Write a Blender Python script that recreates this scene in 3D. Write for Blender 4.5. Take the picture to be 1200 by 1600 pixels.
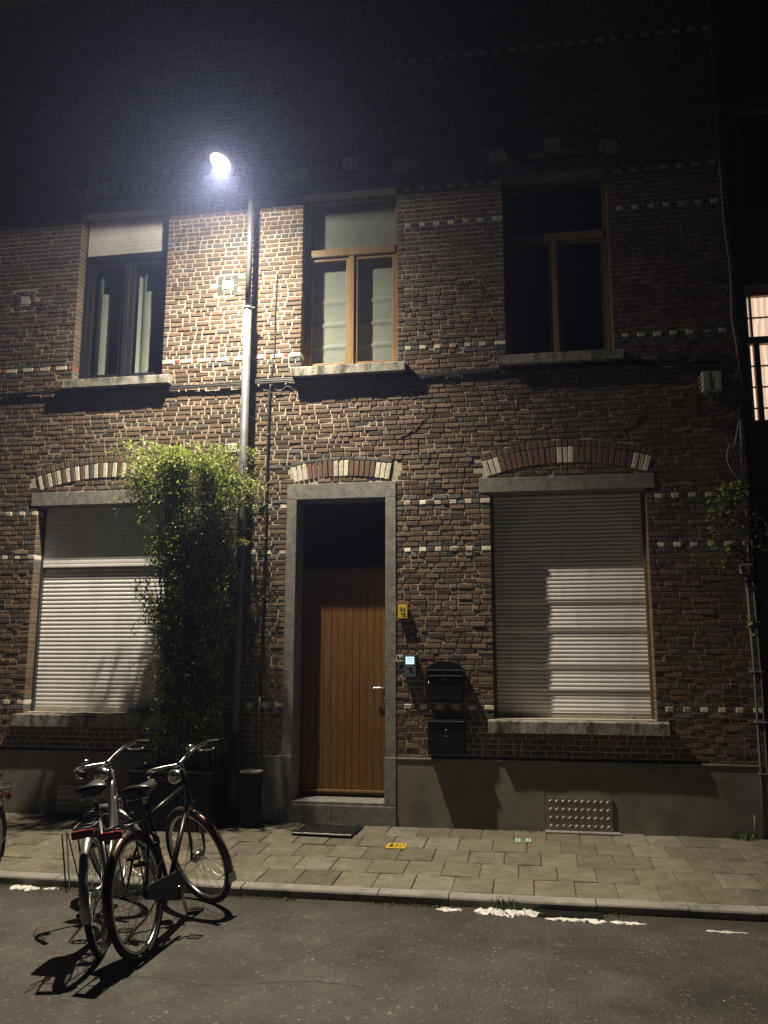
import bpy, math, random
from mathutils import Vector, Matrix, Euler, noise
R = math.radians
random.seed(7)
for o in list(bpy.data.objects): bpy.data.objects.remove(o)
scene = bpy.context.scene
C = scene.collection

# ------------------------------------------------------------------ camera
cam_d = bpy.data.cameras.new('camera'); cam = bpy.data.objects.new('camera', cam_d); C.objects.link(cam)
cam_d.sensor_fit = 'VERTICAL'; cam_d.sensor_height = 36.0; cam_d.lens = 36.0 * 1330.88 / 1600.0
cam_d.clip_start = 0.05; cam_d.clip_end = 400
cam.location = (0, -8.4, 1.70)
_yaw, _pitch, _roll = R(9.5939), R(9.6317), R(0.0985)
cam.matrix_world = Matrix.Translation(cam.location) @ Matrix.Rotation(_yaw, 4, 'Z') @ Matrix.Rotation(math.pi/2 + _pitch, 4, 'X') @ Matrix.Rotation(_roll, 4, 'Z')
scene.camera = cam
# ------------------------------------------------------------------ night sky + exposure
world = bpy.data.worlds.new('World'); scene.world = world; world.use_nodes = True
bg = world.node_tree.nodes['Background']
bg.inputs['Color'].default_value = (0.45, 0.55, 0.95, 1); bg.inputs['Strength'].default_value = 0.010
scene.view_settings.view_transform = 'Standard'; scene.view_settings.look = 'None'
scene.view_settings.gamma = 1; scene.view_settings.exposure = 0.0; scene.view_settings.use_curve_mapping = False
try: scene.cycles.use_denoising = True
except Exception: pass
scene.cycles.max_bounces = 8
LAMP = Vector((-2.94, -0.9, 6.562)); LAMP_W = 2650.0; HAZE = .0028

# ------------------------------------------------------------------ material helpers
def new_mat(name):
    m = bpy.data.materials.new(name); m.use_nodes = True
    nt = m.node_tree; b = nt.nodes['Principled BSDF']
    return m, nt, b
def N(nt, t, **kw):
    n = nt.nodes.new(t)
    for k, v in kw.items():
        if k in n.inputs.keys(): n.inputs[k].default_value = v
        else: setattr(n, k, v)
    return n
def coords(nt, scale=(1,1,1)):
    tc = nt.nodes.new('ShaderNodeTexCoord'); mp = nt.nodes.new('ShaderNodeMapping')
    mp.inputs['Scale'].default_value = scale
    nt.links.new(tc.outputs['Object'], mp.inputs['Vector']); return mp.outputs['Vector']
def noisy(name, c1, c2, scale=6, rough=0.8, bump=0.2, bscale=60, detail=6, metallic=0, spec=0.3, stretch=(1,1,1), c3=None, s3=1.2, dist=0.01, t3=(0.5,0.7)):
    m, nt, b = new_mat(name); L = nt.links
    v = coords(nt, stretch)
    n1 = N(nt, 'ShaderNodeTexNoise', Scale=scale, Detail=detail, Roughness=0.65); L.new(v, n1.inputs['Vector'])
    r = N(nt, 'ShaderNodeValToRGB'); r.color_ramp.elements[0].position = .32; r.color_ramp.elements[1].position = .7
    r.color_ramp.elements[0].color = (*c1, 1); r.color_ramp.elements[1].color = (*c2, 1)
    L.new(n1.outputs['Fac'], r.inputs['Fac']); out = r.outputs['Color']
    if c3:
        n3 = N(nt, 'ShaderNodeTexNoise', Scale=s3, Detail=8, Roughness=0.7); L.new(v, n3.inputs['Vector'])
        r3 = N(nt, 'ShaderNodeMapRange'); r3.inputs['From Min'].default_value = t3[0]; r3.inputs['From Max'].default_value = t3[1]
        L.new(n3.outputs['Fac'], r3.inputs['Value'])
        mx = N(nt, 'ShaderNodeMix', data_type='RGBA'); L.new(r3.outputs['Result'], mx.inputs[0]); L.new(out, mx.inputs[6]); mx.inputs[7].default_value = (*c3, 1)
        out = mx.outputs[2]
    L.new(out, b.inputs['Base Color'])
    b.inputs['Roughness'].default_value = rough; b.inputs['Metallic'].default_value = metallic
    b.inputs['Specular IOR Level'].default_value = spec
    if bump:
        n2 = N(nt, 'ShaderNodeTexNoise', Scale=bscale, Detail=5, Roughness=0.6); L.new(v, n2.inputs['Vector'])
        bp = N(nt, 'ShaderNodeBump', Strength=bump, Distance=dist); L.new(n2.outputs['Fac'], bp.inputs['Height']); L.new(bp.outputs['Normal'], b.inputs['Normal'])
    return m
def plain(name, c, rough=0.5, metallic=0, spec=0.5, coat=0):
    m = noisy(name, tuple(x*.85 for x in c), tuple(min(1, x*1.12) for x in c), scale=25, rough=rough, bump=.06, bscale=180, metallic=metallic, spec=spec)
    m.node_tree.nodes['Principled BSDF'].inputs['Coat Weight'].default_value = coat
    return m
def attr_mat(name, rough=0.85, bump=0.5, bscale=90, nscale=45, amt=0.45, spec=0.25, soil=None):
    """colour of each piece comes from its own colour attribute, mottled by noise"""
    m, nt, b = new_mat(name); L = nt.links
    at = N(nt, 'ShaderNodeAttribute', attribute_name='col'); v = coords(nt)
    n1 = N(nt, 'ShaderNodeTexNoise', Scale=nscale, Detail=6, Roughness=0.7); L.new(v, n1.inputs['Vector'])
    mr = N(nt, 'ShaderNodeMapRange'); mr.inputs['From Min'].default_value = .3; mr.inputs['From Max'].default_value = .7
    mr.inputs['To Min'].default_value = 1 - amt; mr.inputs['To Max'].default_value = 1 + amt; L.new(n1.outputs['Fac'], mr.inputs['Value'])
    mx = N(nt, 'ShaderNodeVectorMath', operation='SCALE'); L.new(at.outputs['Color'], mx.inputs[0]); L.new(mr.outputs['Result'], mx.inputs['Scale'])
    out = mx.outputs['Vector']
    if soil:
        n3 = N(nt, 'ShaderNodeTexNoise', Scale=soil[1], Detail=8, Roughness=0.7); L.new(v, n3.inputs['Vector'])
        r3 = N(nt, 'ShaderNodeMapRange'); r3.inputs['From Min'].default_value = soil[2]; r3.inputs['From Max'].default_value = soil[3]; L.new(n3.outputs['Fac'], r3.inputs['Value'])
        m2 = N(nt, 'ShaderNodeMix', data_type='RGBA'); L.new(r3.outputs['Result'], m2.inputs[0]); L.new(out, m2.inputs[6]); m2.inputs[7].default_value = (*soil[0], 1)
        out = m2.outputs[2]
    L.new(out, b.inputs['Base Color']); b.inputs['Roughness'].default_value = rough; b.inputs['Specular IOR Level'].default_value = spec
    n2 = N(nt, 'ShaderNodeTexNoise', Scale=bscale, Detail=5, Roughness=0.6); L.new(v, n2.inputs['Vector'])
    bp = N(nt, 'ShaderNodeBump', Strength=bump, Distance=.006); L.new(n2.outputs['Fac'], bp.inputs['Height']); L.new(bp.outputs['Normal'], b.inputs['Normal'])
    return m
def emit(name, c, s):
    m = bpy.data.materials.new(name); m.use_nodes = True; nt = m.node_tree; nt.nodes.clear()
    e = nt.nodes.new('ShaderNodeEmission'); e.inputs[0].default_value = (*c, 1); e.inputs[1].default_value = s
    o = nt.nodes.new('ShaderNodeOutputMaterial'); nt.links.new(e.outputs[0], o.inputs[0]); return m
def glass(name, tint=(.9,.93,.92), refl=1.0):
    m = bpy.data.materials.new(name); m.use_nodes = True; nt = m.node_tree; nt.nodes.clear(); L = nt.links
    t = nt.nodes.new('ShaderNodeBsdfTransparent'); t.inputs[0].default_value = (*tint, 1)
    g = nt.nodes.new('ShaderNodeBsdfGlossy'); g.inputs['Roughness'].default_value = .02
    f0 = nt.nodes.new('ShaderNodeLayerWeight'); f0.inputs[0].default_value = .5
    f = nt.nodes.new('ShaderNodeMath'); f.operation = 'POWER'; f.inputs[1].default_value = 5.0; L.new(f0.outputs['Facing'], f.inputs[0])
    mu = nt.nodes.new('ShaderNodeMath'); mu.operation = 'MULTIPLY_ADD'; mu.inputs[1].default_value = .9*refl; mu.inputs[2].default_value = .045
    mx = nt.nodes.new('ShaderNodeMixShader'); o = nt.nodes.new('ShaderNodeOutputMaterial')
    L.new(f.outputs[0], mu.inputs[0]); L.new(mu.outputs[0], mx.inputs[0]); L.new(t.outputs[0], mx.inputs[1]); L.new(g.outputs[0], mx.inputs[2]); L.new(mx.outputs[0], o.inputs[0])
    return m

M = {}
M['brick'] = attr_mat('brick', rough=.88, bump=.8, bscale=95, nscale=45, amt=.35)
M['mortar'] = noisy('mortar', (.34,.305,.245), (.49,.44,.35), scale=18, rough=.95, bump=.4, bscale=120, c3=(.20,.175,.145), s3=1.1, t3=(.55,.72))
M['bluestone'] = noisy('bluestone', (.13,.13,.12), (.27,.265,.24), scale=16, rough=.75, bump=.7, bscale=110, c3=(.36,.35,.31), s3=6.5, t3=(.60,.74))
M['sill_stone'] = noisy('sill_stone', (.15,.15,.13), (.36,.35,.31), scale=18, rough=.8, bump=.7, bscale=90, c3=(.045,.05,.035), s3=7, t3=(.48,.62), stretch=(1,1,.4))
M['plinth'] = noisy('cement_render', (.15,.143,.118), (.22,.21,.175), scale=3, rough=.85, bump=.35, bscale=160, c3=(.09,.095,.07), s3=2.6, t3=(.5,.75))
M['shutter'] = noisy('pvc_slats', (.74,.74,.73), (.82,.82,.81), scale=5, rough=.5, bump=.02, c3=(.55,.54,.50), s3=2.2, t3=(.5,.8), stretch=(1.6,1,.5))
M['shutter_box'] = plain('shutter_edge', (.42,.41,.36), .55)
M['dark_frame'] = plain('dark_window_paint', (.018,.018,.022), .35)
M['brown_wood'] = noisy('varnished_oak', (.16,.100,.042), (.26,.165,.075), scale=4, rough=.42, bump=.15, bscale=60, stretch=(9,9,1))
M['door_wood'] = noisy('door_varnish', (.105,.052,.016), (.185,.094,.028), scale=3.5, rough=.38, bump=.12, bscale=60, stretch=(12,12,.8))
M['room'] = plain('dark_room', (.012,.012,.014), .9)
M['glass'] = glass('window_glass', (.80,.83,.82))
M['dark_glass'] = glass('fanlight_glass', (.30,.32,.36), 1.0)
M['curtain'] = noisy('curtain_cloth', (.55,.54,.50), (.64,.63,.58), scale=8, rough=.9, bump=.1, bscale=200)
M['galv'] = noisy('galvanised_steel', (.10,.11,.12), (.16,.175,.19), scale=8, rough=.62, bump=.05, metallic=.5)
M['dark_steel'] = plain('dark_coated_steel', (.03,.032,.034), .45)
M['tread'] = noisy('tread_plate', (.24,.23,.20), (.38,.37,.33), scale=12, rough=.45, bump=.1, metallic=.75)
M['cable_black'] = plain('black_cable', (.012,.012,.012), .6)
M['cable_grey'] = plain('grey_cable', (.30,.30,.28), .6)
M['pipe_grey'] = plain('grey_pipe', (.14,.14,.13), .6)
M['plastic_grey'] = noisy('grey_plastic', (.36,.37,.33), (.47,.48,.43), scale=10, rough=.55, bump=.05)
M['black_metal'] = plain('black_letterbox', (.008,.008,.009), .3)
M['chrome'] = plain('chrome', (.50,.50,.49), .24, metallic=1)
M['white_plate'] = plain('white_enamel', (.72,.71,.66), .4)
M['black_ink'] = plain('black_ink', (.01,.01,.01), .5)
M['yellow'] = plain('yellow_plastic', (.62,.44,.03), .45)
M['leaf'] = attr_mat('leaf', rough=.42, bump=.1, amt=.25, spec=.5)
nt = M['leaf'].node_tree; _b = nt.nodes['Principled BSDF']; _t = nt.nodes.new('ShaderNodeBsdfTranslucent'); _m = nt.nodes.new('ShaderNodeMixShader'); _m.inputs[0].default_value = .35
nt.links.new(_b.inputs['Base Color'].links[0].from_socket, _t.inputs['Color']); nt.links.new(_b.outputs[0], _m.inputs[1]); nt.links.new(_t.outputs[0], _m.inputs[2]); nt.links.new(_m.outputs[0], nt.nodes['Material Output'].inputs['Surface'])
M['twig'] = noisy('twig', (.06,.045,.03), (.12,.09,.06), scale=20, rough=.9, bump=.2)
M['planter'] = noisy('dark_planter', (.006,.006,.006), (.014,.013,.012), scale=6, rough=.7, bump=.2)
M['paver'] = attr_mat('paver', rough=.86, bump=.5, bscale=160, nscale=9, amt=.35, soil=((.085,.085,.05), 2.2, .5, .8))
M['joint'] = noisy('joint_sand', (.09,.085,.06), (.15,.14,.10), scale=10, rough=.95, bump=.4)
M['kerb'] = noisy('kerb_stone', (.20,.19,.17), (.32,.30,.27), scale=6, rough=.8, bump=.4, bscale=90, c3=(.09,.09,.07), s3=3, t3=(.55,.7))
M['snow'] = noisy('old_snow', (.58,.57,.54), (.80,.79,.76), scale=12, rough=.6, bump=.5, bscale=50)
M['weed'] = attr_mat('weed', rough=.6, bump=.1, amt=.3)
M['iron'] = plain('cast_iron', (.03,.028,.025), .6, metallic=.6)
M['rubber'] = plain('tyre_rubber', (.012,.012,.012), .75)
M['bike_black'] = plain('black_bicycle_paint', (.007,.007,.008), .33, spec=.35, coat=.1)
M['case'] = plain('worn_chain_case', (.010,.010,.010), .55, spec=.2)
M['bike_silver'] = plain('silver_bicycle_paint', (.28,.28,.28), .3, metallic=.6)
M['bike_copper'] = plain('copper_mudguard', (.12,.075,.055), .28, metallic=.6)
M['bike_brown'] = plain('dark_brown_mudguard', (.05,.03,.022), .3, metallic=.5)
M['saddle'] = plain('saddle_vinyl', (.01,.01,.011), .38)
M['red_lens'] = plain('red_reflector', (.20,.012,.010), .25)
M['clear_lens'] = plain('headlight_lens', (.55,.55,.52), .15)
M['mat_rubber'] = noisy('doormat', (.006,.006,.007), (.016,.016,.018), scale=40, rough=.9, bump=.8, bscale=200)
M['green_paint'] = plain('pale_green_paint', (.45,.80,.42), .7)  # stands in for greenish light falling on the pavement
M['lens'] = emit('lamp_lens', (1, .93, .76), 60)
M['lit_room'] = emit('lit_curtain', (1.0, .70, .50), .95)
nt = M['lit_room'].node_tree; _e = nt.nodes['Emission']; _v = coords(nt); _w = N(nt, 'ShaderNodeTexWave', Scale=5.0, Distortion=2.5); nt.links.new(_v, _w.inputs['Vector'])
_r = N(nt, 'ShaderNodeMapRange'); _r.inputs['To Min'].default_value = .72; _r.inputs['To Max'].default_value = 1.1; nt.links.new(_w.outputs['Fac'], _r.inputs['Value']); nt.links.new(_r.outputs['Result'], _e.inputs['Strength'])
M['screen'] = emit('intercom_screen', (.55, .85, 1.0), 1.6)

# asphalt
m, nt, b = new_mat('asphalt'); M['asphalt'] = m; L = nt.links; v = coords(nt)
n1 = N(nt, 'ShaderNodeTexNoise', Scale=.9, Detail=7, Roughness=.6); L.new(v, n1.inputs['Vector'])
r1 = N(nt, 'ShaderNodeValToRGB'); r1.color_ramp.elements[0].position = .35; r1.color_ramp.elements[1].position = .68
r1.color_ramp.elements[0].color = (.036,.034,.029,1); r1.color_ramp.elements[1].color = (.080,.074,.063,1); L.new(n1.outputs['Fac'], r1.inputs['Fac'])
vo = N(nt, 'ShaderNodeTexVoronoi', Scale=60.0); L.new(v, vo.inputs['Vector'])
n4 = N(nt, 'ShaderNodeTexNoise', Scale=75, Detail=5, Roughness=.75); L.new(v, n4.inputs['Vector'])
mr = N(nt, 'ShaderNodeMapRange'); mr.inputs['From Min'].default_value=.35; mr.inputs['From Max'].default_value=.7; mr.inputs['To Min'].default_value=.6; mr.inputs['To Max'].default_value=1.45; L.new(n4.outputs['Fac'], mr.inputs['Value'])
sc_ = N(nt, 'ShaderNodeVectorMath', operation='SCALE'); L.new(r1.outputs['Color'], sc_.inputs[0]); L.new(mr.outputs['Result'], sc_.inputs['Scale'])
# pale stone chips
cr = N(nt, 'ShaderNodeValToRGB'); cr.color_ramp.elements[0].position=.95; cr.color_ramp.elements[1].position=.99; cr.color_ramp.elements[0].color=(0,0,0,1); cr.color_ramp.elements[1].color=(1,1,1,1)
vcol = N(nt, 'ShaderNodeSeparateColor'); L.new(vo.outputs['Color'], vcol.inputs[0]); L.new(vcol.outputs[0], cr.inputs['Fac'])
mx = N(nt, 'ShaderNodeMix', data_type='RGBA'); mm = N(nt,'ShaderNodeMath',operation='MULTIPLY'); mm.inputs[1].default_value=.3; L.new(cr.outputs['Color'], mm.inputs[0])
L.new(mm.outputs[0], mx.inputs[0]); L.new(sc_.outputs['Vector'], mx.inputs[6]); mx.inputs[7].default_value=(.32,.30,.25,1)
# worn pale patches of dust
n5 = N(nt, 'ShaderNodeTexNoise', Scale=.55, Detail=9, Roughness=.72); L.new(v, n5.inputs['Vector'])
m5 = N(nt, 'ShaderNodeMapRange'); m5.inputs['From Min'].default_value=.52; m5.inputs['From Max'].default_value=.72; m5.inputs['To Max'].default_value=.6; L.new(n5.outputs['Fac'], m5.inputs['Value'])
mx2 = N(nt, 'ShaderNodeMix', data_type='RGBA'); L.new(m5.outputs['Result'], mx2.inputs[0]); L.new(mx.outputs[2], mx2.inputs[6]); mx2.inputs[7].default_value=(.17,.155,.125,1)
L.new(mx2.outputs[2], b.inputs['Base Color']); b.inputs['Roughness'].default_value=.78; b.inputs['Specular IOR Level'].default_value=.35
n6 = N(nt, 'ShaderNodeTexNoise', Scale=2.6, Detail=6, Roughness=.7); L.new(v, n6.inputs['Vector'])
m6 = N(nt, 'ShaderNodeMapRange'); m6.inputs['From Min'].default_value=.35; m6.inputs['From Max'].default_value=.65; m6.inputs['To Min'].default_value=.72; m6.inputs['To Max'].default_value=1.22; L.new(n6.outputs['Fac'], m6.inputs['Value'])
s6 = N(nt, 'ShaderNodeVectorMath', operation='SCALE'); L.new(mx2.outputs[2], s6.inputs[0]); L.new(m6.outputs['Result'], s6.inputs['Scale']); sy = N(nt, 'ShaderNodeSeparateXYZ'); L.new(v, sy.inputs[0])
ay = N(nt, 'ShaderNodeMath', operation='MULTIPLY_ADD'); ay.inputs[1].default_value = .35; L.new(n5.outputs['Fac'], ay.inputs[0]); L.new(sy.outputs['Y'], ay.inputs[2])
m7 = N(nt, 'ShaderNodeMapRange'); m7.inputs['From Min'].default_value=-2.32; m7.inputs['From Max'].default_value=-2.05; m7.inputs['To Max'].default_value=.75; L.new(ay.outputs[0], m7.inputs['Value'])
x7 = N(nt, 'ShaderNodeMix', data_type='RGBA'); L.new(m7.outputs['Result'], x7.inputs[0]); L.new(s6.outputs['Vector'], x7.inputs[6]); x7.inputs[7].default_value = (.035,.032,.022,1)
# oil stains
n8 = N(nt, 'ShaderNodeTexNoise', Scale=1.3, Detail=3, Roughness=.5); L.new(v, n8.inputs['Vector'])
m8 = N(nt, 'ShaderNodeMapRange'); m8.inputs['From Min'].default_value=.60; m8.inputs['From Max'].default_value=.70; m8.inputs['To Max'].default_value=.6; L.new(n8.outputs['Fac'], m8.inputs['Value'])
x8 = N(nt, 'ShaderNodeMix', data_type='RGBA'); L.new(m8.outputs['Result'], x8.inputs[0]); L.new(x7.outputs[2], x8.inputs[6]); x8.inputs[7].default_value = (.03,.028,.024,1)
L.new(x8.outputs[2], b.inputs['Base Color'])
ad = N(nt,'ShaderNodeMath',operation='ADD'); L.new(vo.outputs['Distance'], ad.inputs[0]); L.new(n4.outputs['Fac'], ad.inputs[1])
bp = N(nt,'ShaderNodeBump', Strength=.8, Distance=.007); L.new(ad.outputs[0], bp.inputs['Height']); L.new(bp.outputs['Normal'], b.inputs['Normal'])

# ------------------------------------------------------------------ mesh builder
class MB:
    def __init__(s): s.v = []; s.f = []; s.mi = []; s.col = []; s.sm = []
    def add(s, vs, fs, mi=0, col=None, smooth=False):
        o = len(s.v); s.v += [tuple(p) for p in vs]
        for f in fs: s.f.append(tuple(i+o for i in f)); s.mi.append(mi); s.col.append(col); s.sm.append(smooth)
    def box(s, x0, x1, y0, y1, z0, z1, mi=0, col=None, bev=0.0):
        if bev <= 0:
            vs = [(x0,y0,z0),(x1,y0,z0),(x1,y1,z0),(x0,y1,z0),(x0,y0,z1),(x1,y0,z1),(x1,y1,z1),(x0,y1,z1)]
            s.add(vs, [(0,3,2,1),(4,5,6,7),(0,1,5,4),(1,2,6,5),(2,3,7,6),(3,0,4,7)], mi, col); return
        bm = bmesh_box(x0,x1,y0,y1,z0,z1,bev); s.add([v.co[:] for v in bm[0]], bm[1], mi, col)
    def xbox(s, Mx, sx, sy, sz, mi=0, col=None):
        vs = [Mx @ Vector((a*sx/2, b_*sy/2, c*sz/2)) for c in (-1,1) for b_ in (-1,1) for a in (-1,1)]
        s.add(vs, [(0,2,3,1),(4,5,7,6),(0,1,5,4),(1,3,7,5),(3,2,6,7),(2,0,4,6)], mi, col)
    def tube(s, pts, r, n=8, mi=0, closed=False, col=None, caps=True):
        pts = [Vector(p) for p in pts]; k = len(pts)
        rs = r if isinstance(r, (list, tuple)) else [r]*k
        rings = []; up = None
        for i, p in enumerate(pts):
            if closed: t = pts[(i+1) % k] - pts[i-1]
            else: t = pts[min(i+1, k-1)] - pts[max(i-1, 0)]
            if t.length < 1e-9: t = Vector((0,0,1))
            t.normalize()
            if up is None:
                a = Vector((0,0,1)) if abs(t.z) < .9 else Vector((1,0,0)); up = (a - t*a.dot(t)).normalized()
            else:
                up = up - t*up.dot(t)
                up = up.normalized() if up.length > 1e-6 else Vector((1,0,0))
            w = t.cross(up)
            rings.append([p + (up*math.cos(2*math.pi*j/n) + w*math.sin(2*math.pi*j/n))*rs[i] for j in range(n)])
        vs = [q for rg in rings for q in rg]; fs = []
        for i in range(k if closed else k-1):
            a = i*n; b_ = ((i+1) % k)*n
            for j in range(n): fs.append((a+j, a+(j+1) % n, b_+(j+1) % n, b_+j))
        s.add(vs, fs, mi, col, True)
        if caps and not closed:
            o = len(s.v)-len(vs)
            s.f.append(tuple(o+j for j in range(n))[::-1]); s.mi.append(mi); s.col.append(col); s.sm.append(False)
            s.f.append(tuple(o+(k-1)*n+j for j in range(n))); s.mi.append(mi); s.col.append(col); s.sm.append(False)
    def lathe(s, prof, Mx=Matrix(), n=20, mi=0):
        """prof: (radius, height) around local Z"""
        vs = [Mx @ Vector((r*math.cos(2*math.pi*j/n), r*math.sin(2*math.pi*j/n), h)) for r, h in prof for j in range(n)]
        fs = []
        for i in range(len(prof)-1):
            for j in range(n): fs.append((i*n+j, i*n+(j+1) % n, (i+1)*n+(j+1) % n, (i+1)*n+j))
        s.add(vs, fs, mi, None, True)
    def prism(s, poly, y0, y1, mi=0, col=None):
        """poly in x,z extruded along y"""
        n = len(poly); vs = [(x, y0, z) for x, z in poly] + [(x, y1, z) for x, z in poly]
        fs = [tuple(range(n)), tuple(range(2*n-1, n-1, -1))] + [(i, n+i, n+(i+1) % n, (i+1) % n) for i in range(n)]
        s.add(vs, fs, mi, col)
    def build(s, name, mats, parent=None, xf=None):
        me = bpy.data.meshes.new(name)
        vs = [tuple(xf @ Vector(p)) for p in s.v] if xf is not None else s.v
        me.from_pydata(vs, [], s.f)
        if not isinstance(mats, (list, tuple)): mats = [mats]
        for m_ in mats: me.materials.append(m_)
        me.polygons.foreach_set('material_index', s.mi); me.polygons.foreach_set('use_smooth', s.sm)
        if any(c is not None for c in s.col):
            ca = me.color_attributes.new('col', 'FLOAT_COLOR', 'CORNER'); arr = []
            for f, c in zip(s.f, s.col):
                c = c or (.5,.5,.5); arr += [c[0], c[1], c[2], 1.0]*len(f)
            ca.data.foreach_set('color', arr)
        me.update(); o = bpy.data.objects.new(name, me); C.objects.link(o)
        if parent: o.parent = parent
        return o
def bmesh_box(x0,x1,y0,y1,z0,z1,bev):
    import bmesh
    bm = bmesh.new(); bmesh.ops.create_cube(bm, size=1)
    for v_ in bm.verts: v_.co = Vector(((x0+x1)/2+v_.co.x*(x1-x0), (y0+y1)/2+v_.co.y*(y1-y0), (z0+z1)/2+v_.co.z*(z1-z0)))
    bmesh.ops.bevel(bm, geom=bm.edges[:], offset=bev, segments=2, affect='EDGES', profile=.6)
    bm.verts.index_update(); vs = [type('V', (), {'co': v_.co.copy()}) for v_ in bm.verts]; fs = [tuple(v_.index for v_ in f.verts) for f in bm.faces]
    bm.free(); return vs, fs
def tag(o, label=None, cat=None, group=None, kind=None):
    if label: o['label'] = label
    if cat: o['category'] = cat
    if group: o['group'] = group
    if kind: o['kind'] = kind
    return o
def thing(name, label, cat, loc=(0,0,0), rot=(0,0,0), group=None):
    o = bpy.data.objects.new(name, None); C.objects.link(o); o.location = loc; o.rotation_euler = rot; o.empty_display_size = .1
    return tag(o, label, cat, group)
def text_mesh(txt, size, loc, mat, name, parent=None, rot=(math.pi/2,0,0), ext=.0006, align='CENTER'):
    cu = bpy.data.curves.new(name, 'FONT'); cu.body = txt; cu.size = size; cu.extrude = ext; cu.align_x = align; cu.align_y = 'CENTER'
    t = bpy.data.objects.new(name, cu); C.objects.link(t)
    me = bpy.data.meshes.new_from_object(t); bpy.data.objects.remove(t)
    me.materials.clear(); me.materials.append(mat)
    me.transform(Matrix.Translation(loc) @ Euler(rot).to_matrix().to_4x4())
    o = bpy.data.objects.new(name, me); C.objects.link(o)
    if parent: o.parent = parent
    return o
rnd = random.uniform
def smooth_path(pts, n=6):
    pts = [Vector(p) for p in pts]; out = []
    for i in range(len(pts)-1):
        p0 = pts[max(i-1,0)]; p1 = pts[i]; p2 = pts[i+1]; p3 = pts[min(i+2, len(pts)-1)]
        for k in range(n):
            t = k/n; out.append(.5*((2*p1)+(p2-p0)*t+(2*p0-5*p1+4*p2-p3)*t*t+(3*p1-p0-3*p2+p3)*t**3))
    out.append(pts[-1]); return out

# ================================================================== GROUND
KY0, KY1 = -2.15, -2.02     # kerb outer / inner edge
def gz(y): return .062 + (y - KY1)/(0 - KY1)*.052     # pavement height
g = MB(); g.add([(-60,-60,0),(60,-60,0),(60,KY0+.01,0),(-60,KY0+.01,0)], [(0,1,2,3)])
tag(g.build('road', M['asphalt']), kind='structure')
g = MB(); g.add([(-60,KY0,-.01),(60,KY0,-.01),(60,60,-.01),(-60,60,-.01)], [(0,1,2,3)])
tag(g.build('ground', M['joint']), kind='structure')
# pavement of slabs over a sand bed
g = MB()
g.add([(-30,KY1,gz(KY1)-.009),(30,KY1,gz(KY1)-.009),(30,.3,gz(.3)-.009),(-30,.3,gz(.3)-.009)], [(0,1,2,3)], 1, (.05,.05,.04))
rows = [(-2.02,-1.63),(-1.63,-1.23),(-1.23,-.83),(-.83,-.43),(-.43,-.03)]
for ri, (ya, yb) in enumerate(rows):
    x = -9 + (.145 if ri % 2 else 0) + .03*ri
    while x < 4.6:
        w = .29; gp = .004
        dk = rnd(.8, 1.12); col = (.165*dk, .148*dk, .112*dk)
        if random.random() < .07: col = tuple(c*1.12 for c in (.175,.162,.128))
        if random.random() < .08: col = tuple(c*.72 for c in col)
        dz = rnd(-.0025,.0025); tl = rnd(-.003,.003); tl2 = rnd(-.003,.003); bv = .005
        xa, xb, y0, y1 = x+gp+rnd(0,.002), x+w-gp-rnd(0,.002), ya+gp, yb-gp
        sk = rnd(-.003,.003)
        o4 = [(xa,y0),(xb,y0+sk),(xb,y1),(xa,y1+sk)]; zz = [dz-tl-tl2, dz+tl-tl2, dz+tl+tl2, dz-tl+tl2]
        cx, cy = (xa+xb)/2, (ya+yb)/2
        vs = [(a,b_,gz(b_)-.03) for a,b_ in o4] + [(a,b_,gz(b_)+z-.004) for (a,b_),z in zip(o4,zz)] + [(a+(bv if a<cx else -bv), b_+(bv if b_<cy else -bv), gz(b_)+z) for (a,b_),z in zip(o4,zz)]
        g.add(vs, [(8,9,10,11)]+[(i,(i+1)%4,(i+1)%4+4,i+4) for i in range(4)]+[(i+4,(i+1)%4+4,(i+1)%4+8,i+8) for i in range(4)], 0, col)
        x += w
tag(g.build('pavement', [M['paver'], M['joint']]), kind='structure')
# kerb stones
g = MB(); x = -12.0
while x < 6:
    w = random.choice([.95,1.0,1.0,.5]) if x < .2 else random.choice([.3,.45,.9,.6])
    dz = rnd(-.003,.003); j = rnd(-.004,.004); b_ = .012; xa, xb = x+.004, x+w-.004
    prof = [(KY0+j,-.02),(KY0+j,.045+dz),(KY0+j+.006,.054+dz),(KY0+j+.016,.060+dz),(KY1-.004,.064+dz),(KY1-.004,-.02)]
    vs = [(xa,y,z) for y,z in prof]+[(xb,y,z+rnd(-.001,.001)) for y,z in prof]; n=len(prof)
    g.add(vs, [tuple(range(n))[::-1], tuple(range(n,2*n))]+[(i,(i+1)%n,n+(i+1)%n,n+i) for i in range(n)])
    x += w
tag(g.build('kerb', M['kerb']), kind='structure')

# ================================================================== THE BRICK HOUSE
house = thing('brick_house', 'dark brown brick terraced house with wooden front door, lowered shutters and grey plinth', 'house', (0,0,0))
OPEN = {  # x0,x1,z0,z1
 'll': (-5.25,-3.68,1.12,3.315), 'rl': (-.35,1.146,1.12,3.315), 'dr': (-2.33,-1.405,.12,3.30),
 'ul': (-4.945,-3.885,4.71,6.70), 'uc': (-2.323,-1.282,4.71,6.70), 'ur': (-.16,.91,4.71,6.70),
 # stone pieces let into the wall
 's1': (-5.33,-3.575,3.315,3.46), 's2': (-.455,1.235,3.315,3.46), 's3': (-2.44,-1.295,3.30,3.46),
 's4': (-2.44,-2.33,.70,3.30), 's5': (-1.405,-1.295,.70,3.30),
 's6': (-5.0,-3.785,6.70,6.84), 's7': (-2.42,-1.185,6.70,6.84), 's8': (-.26,1.01,6.70,6.84)}
XL, XR, ZT = -8.2, 2.09, 9.7
CH = .0529; Z0 = 2.757 - 38*CH
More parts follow.
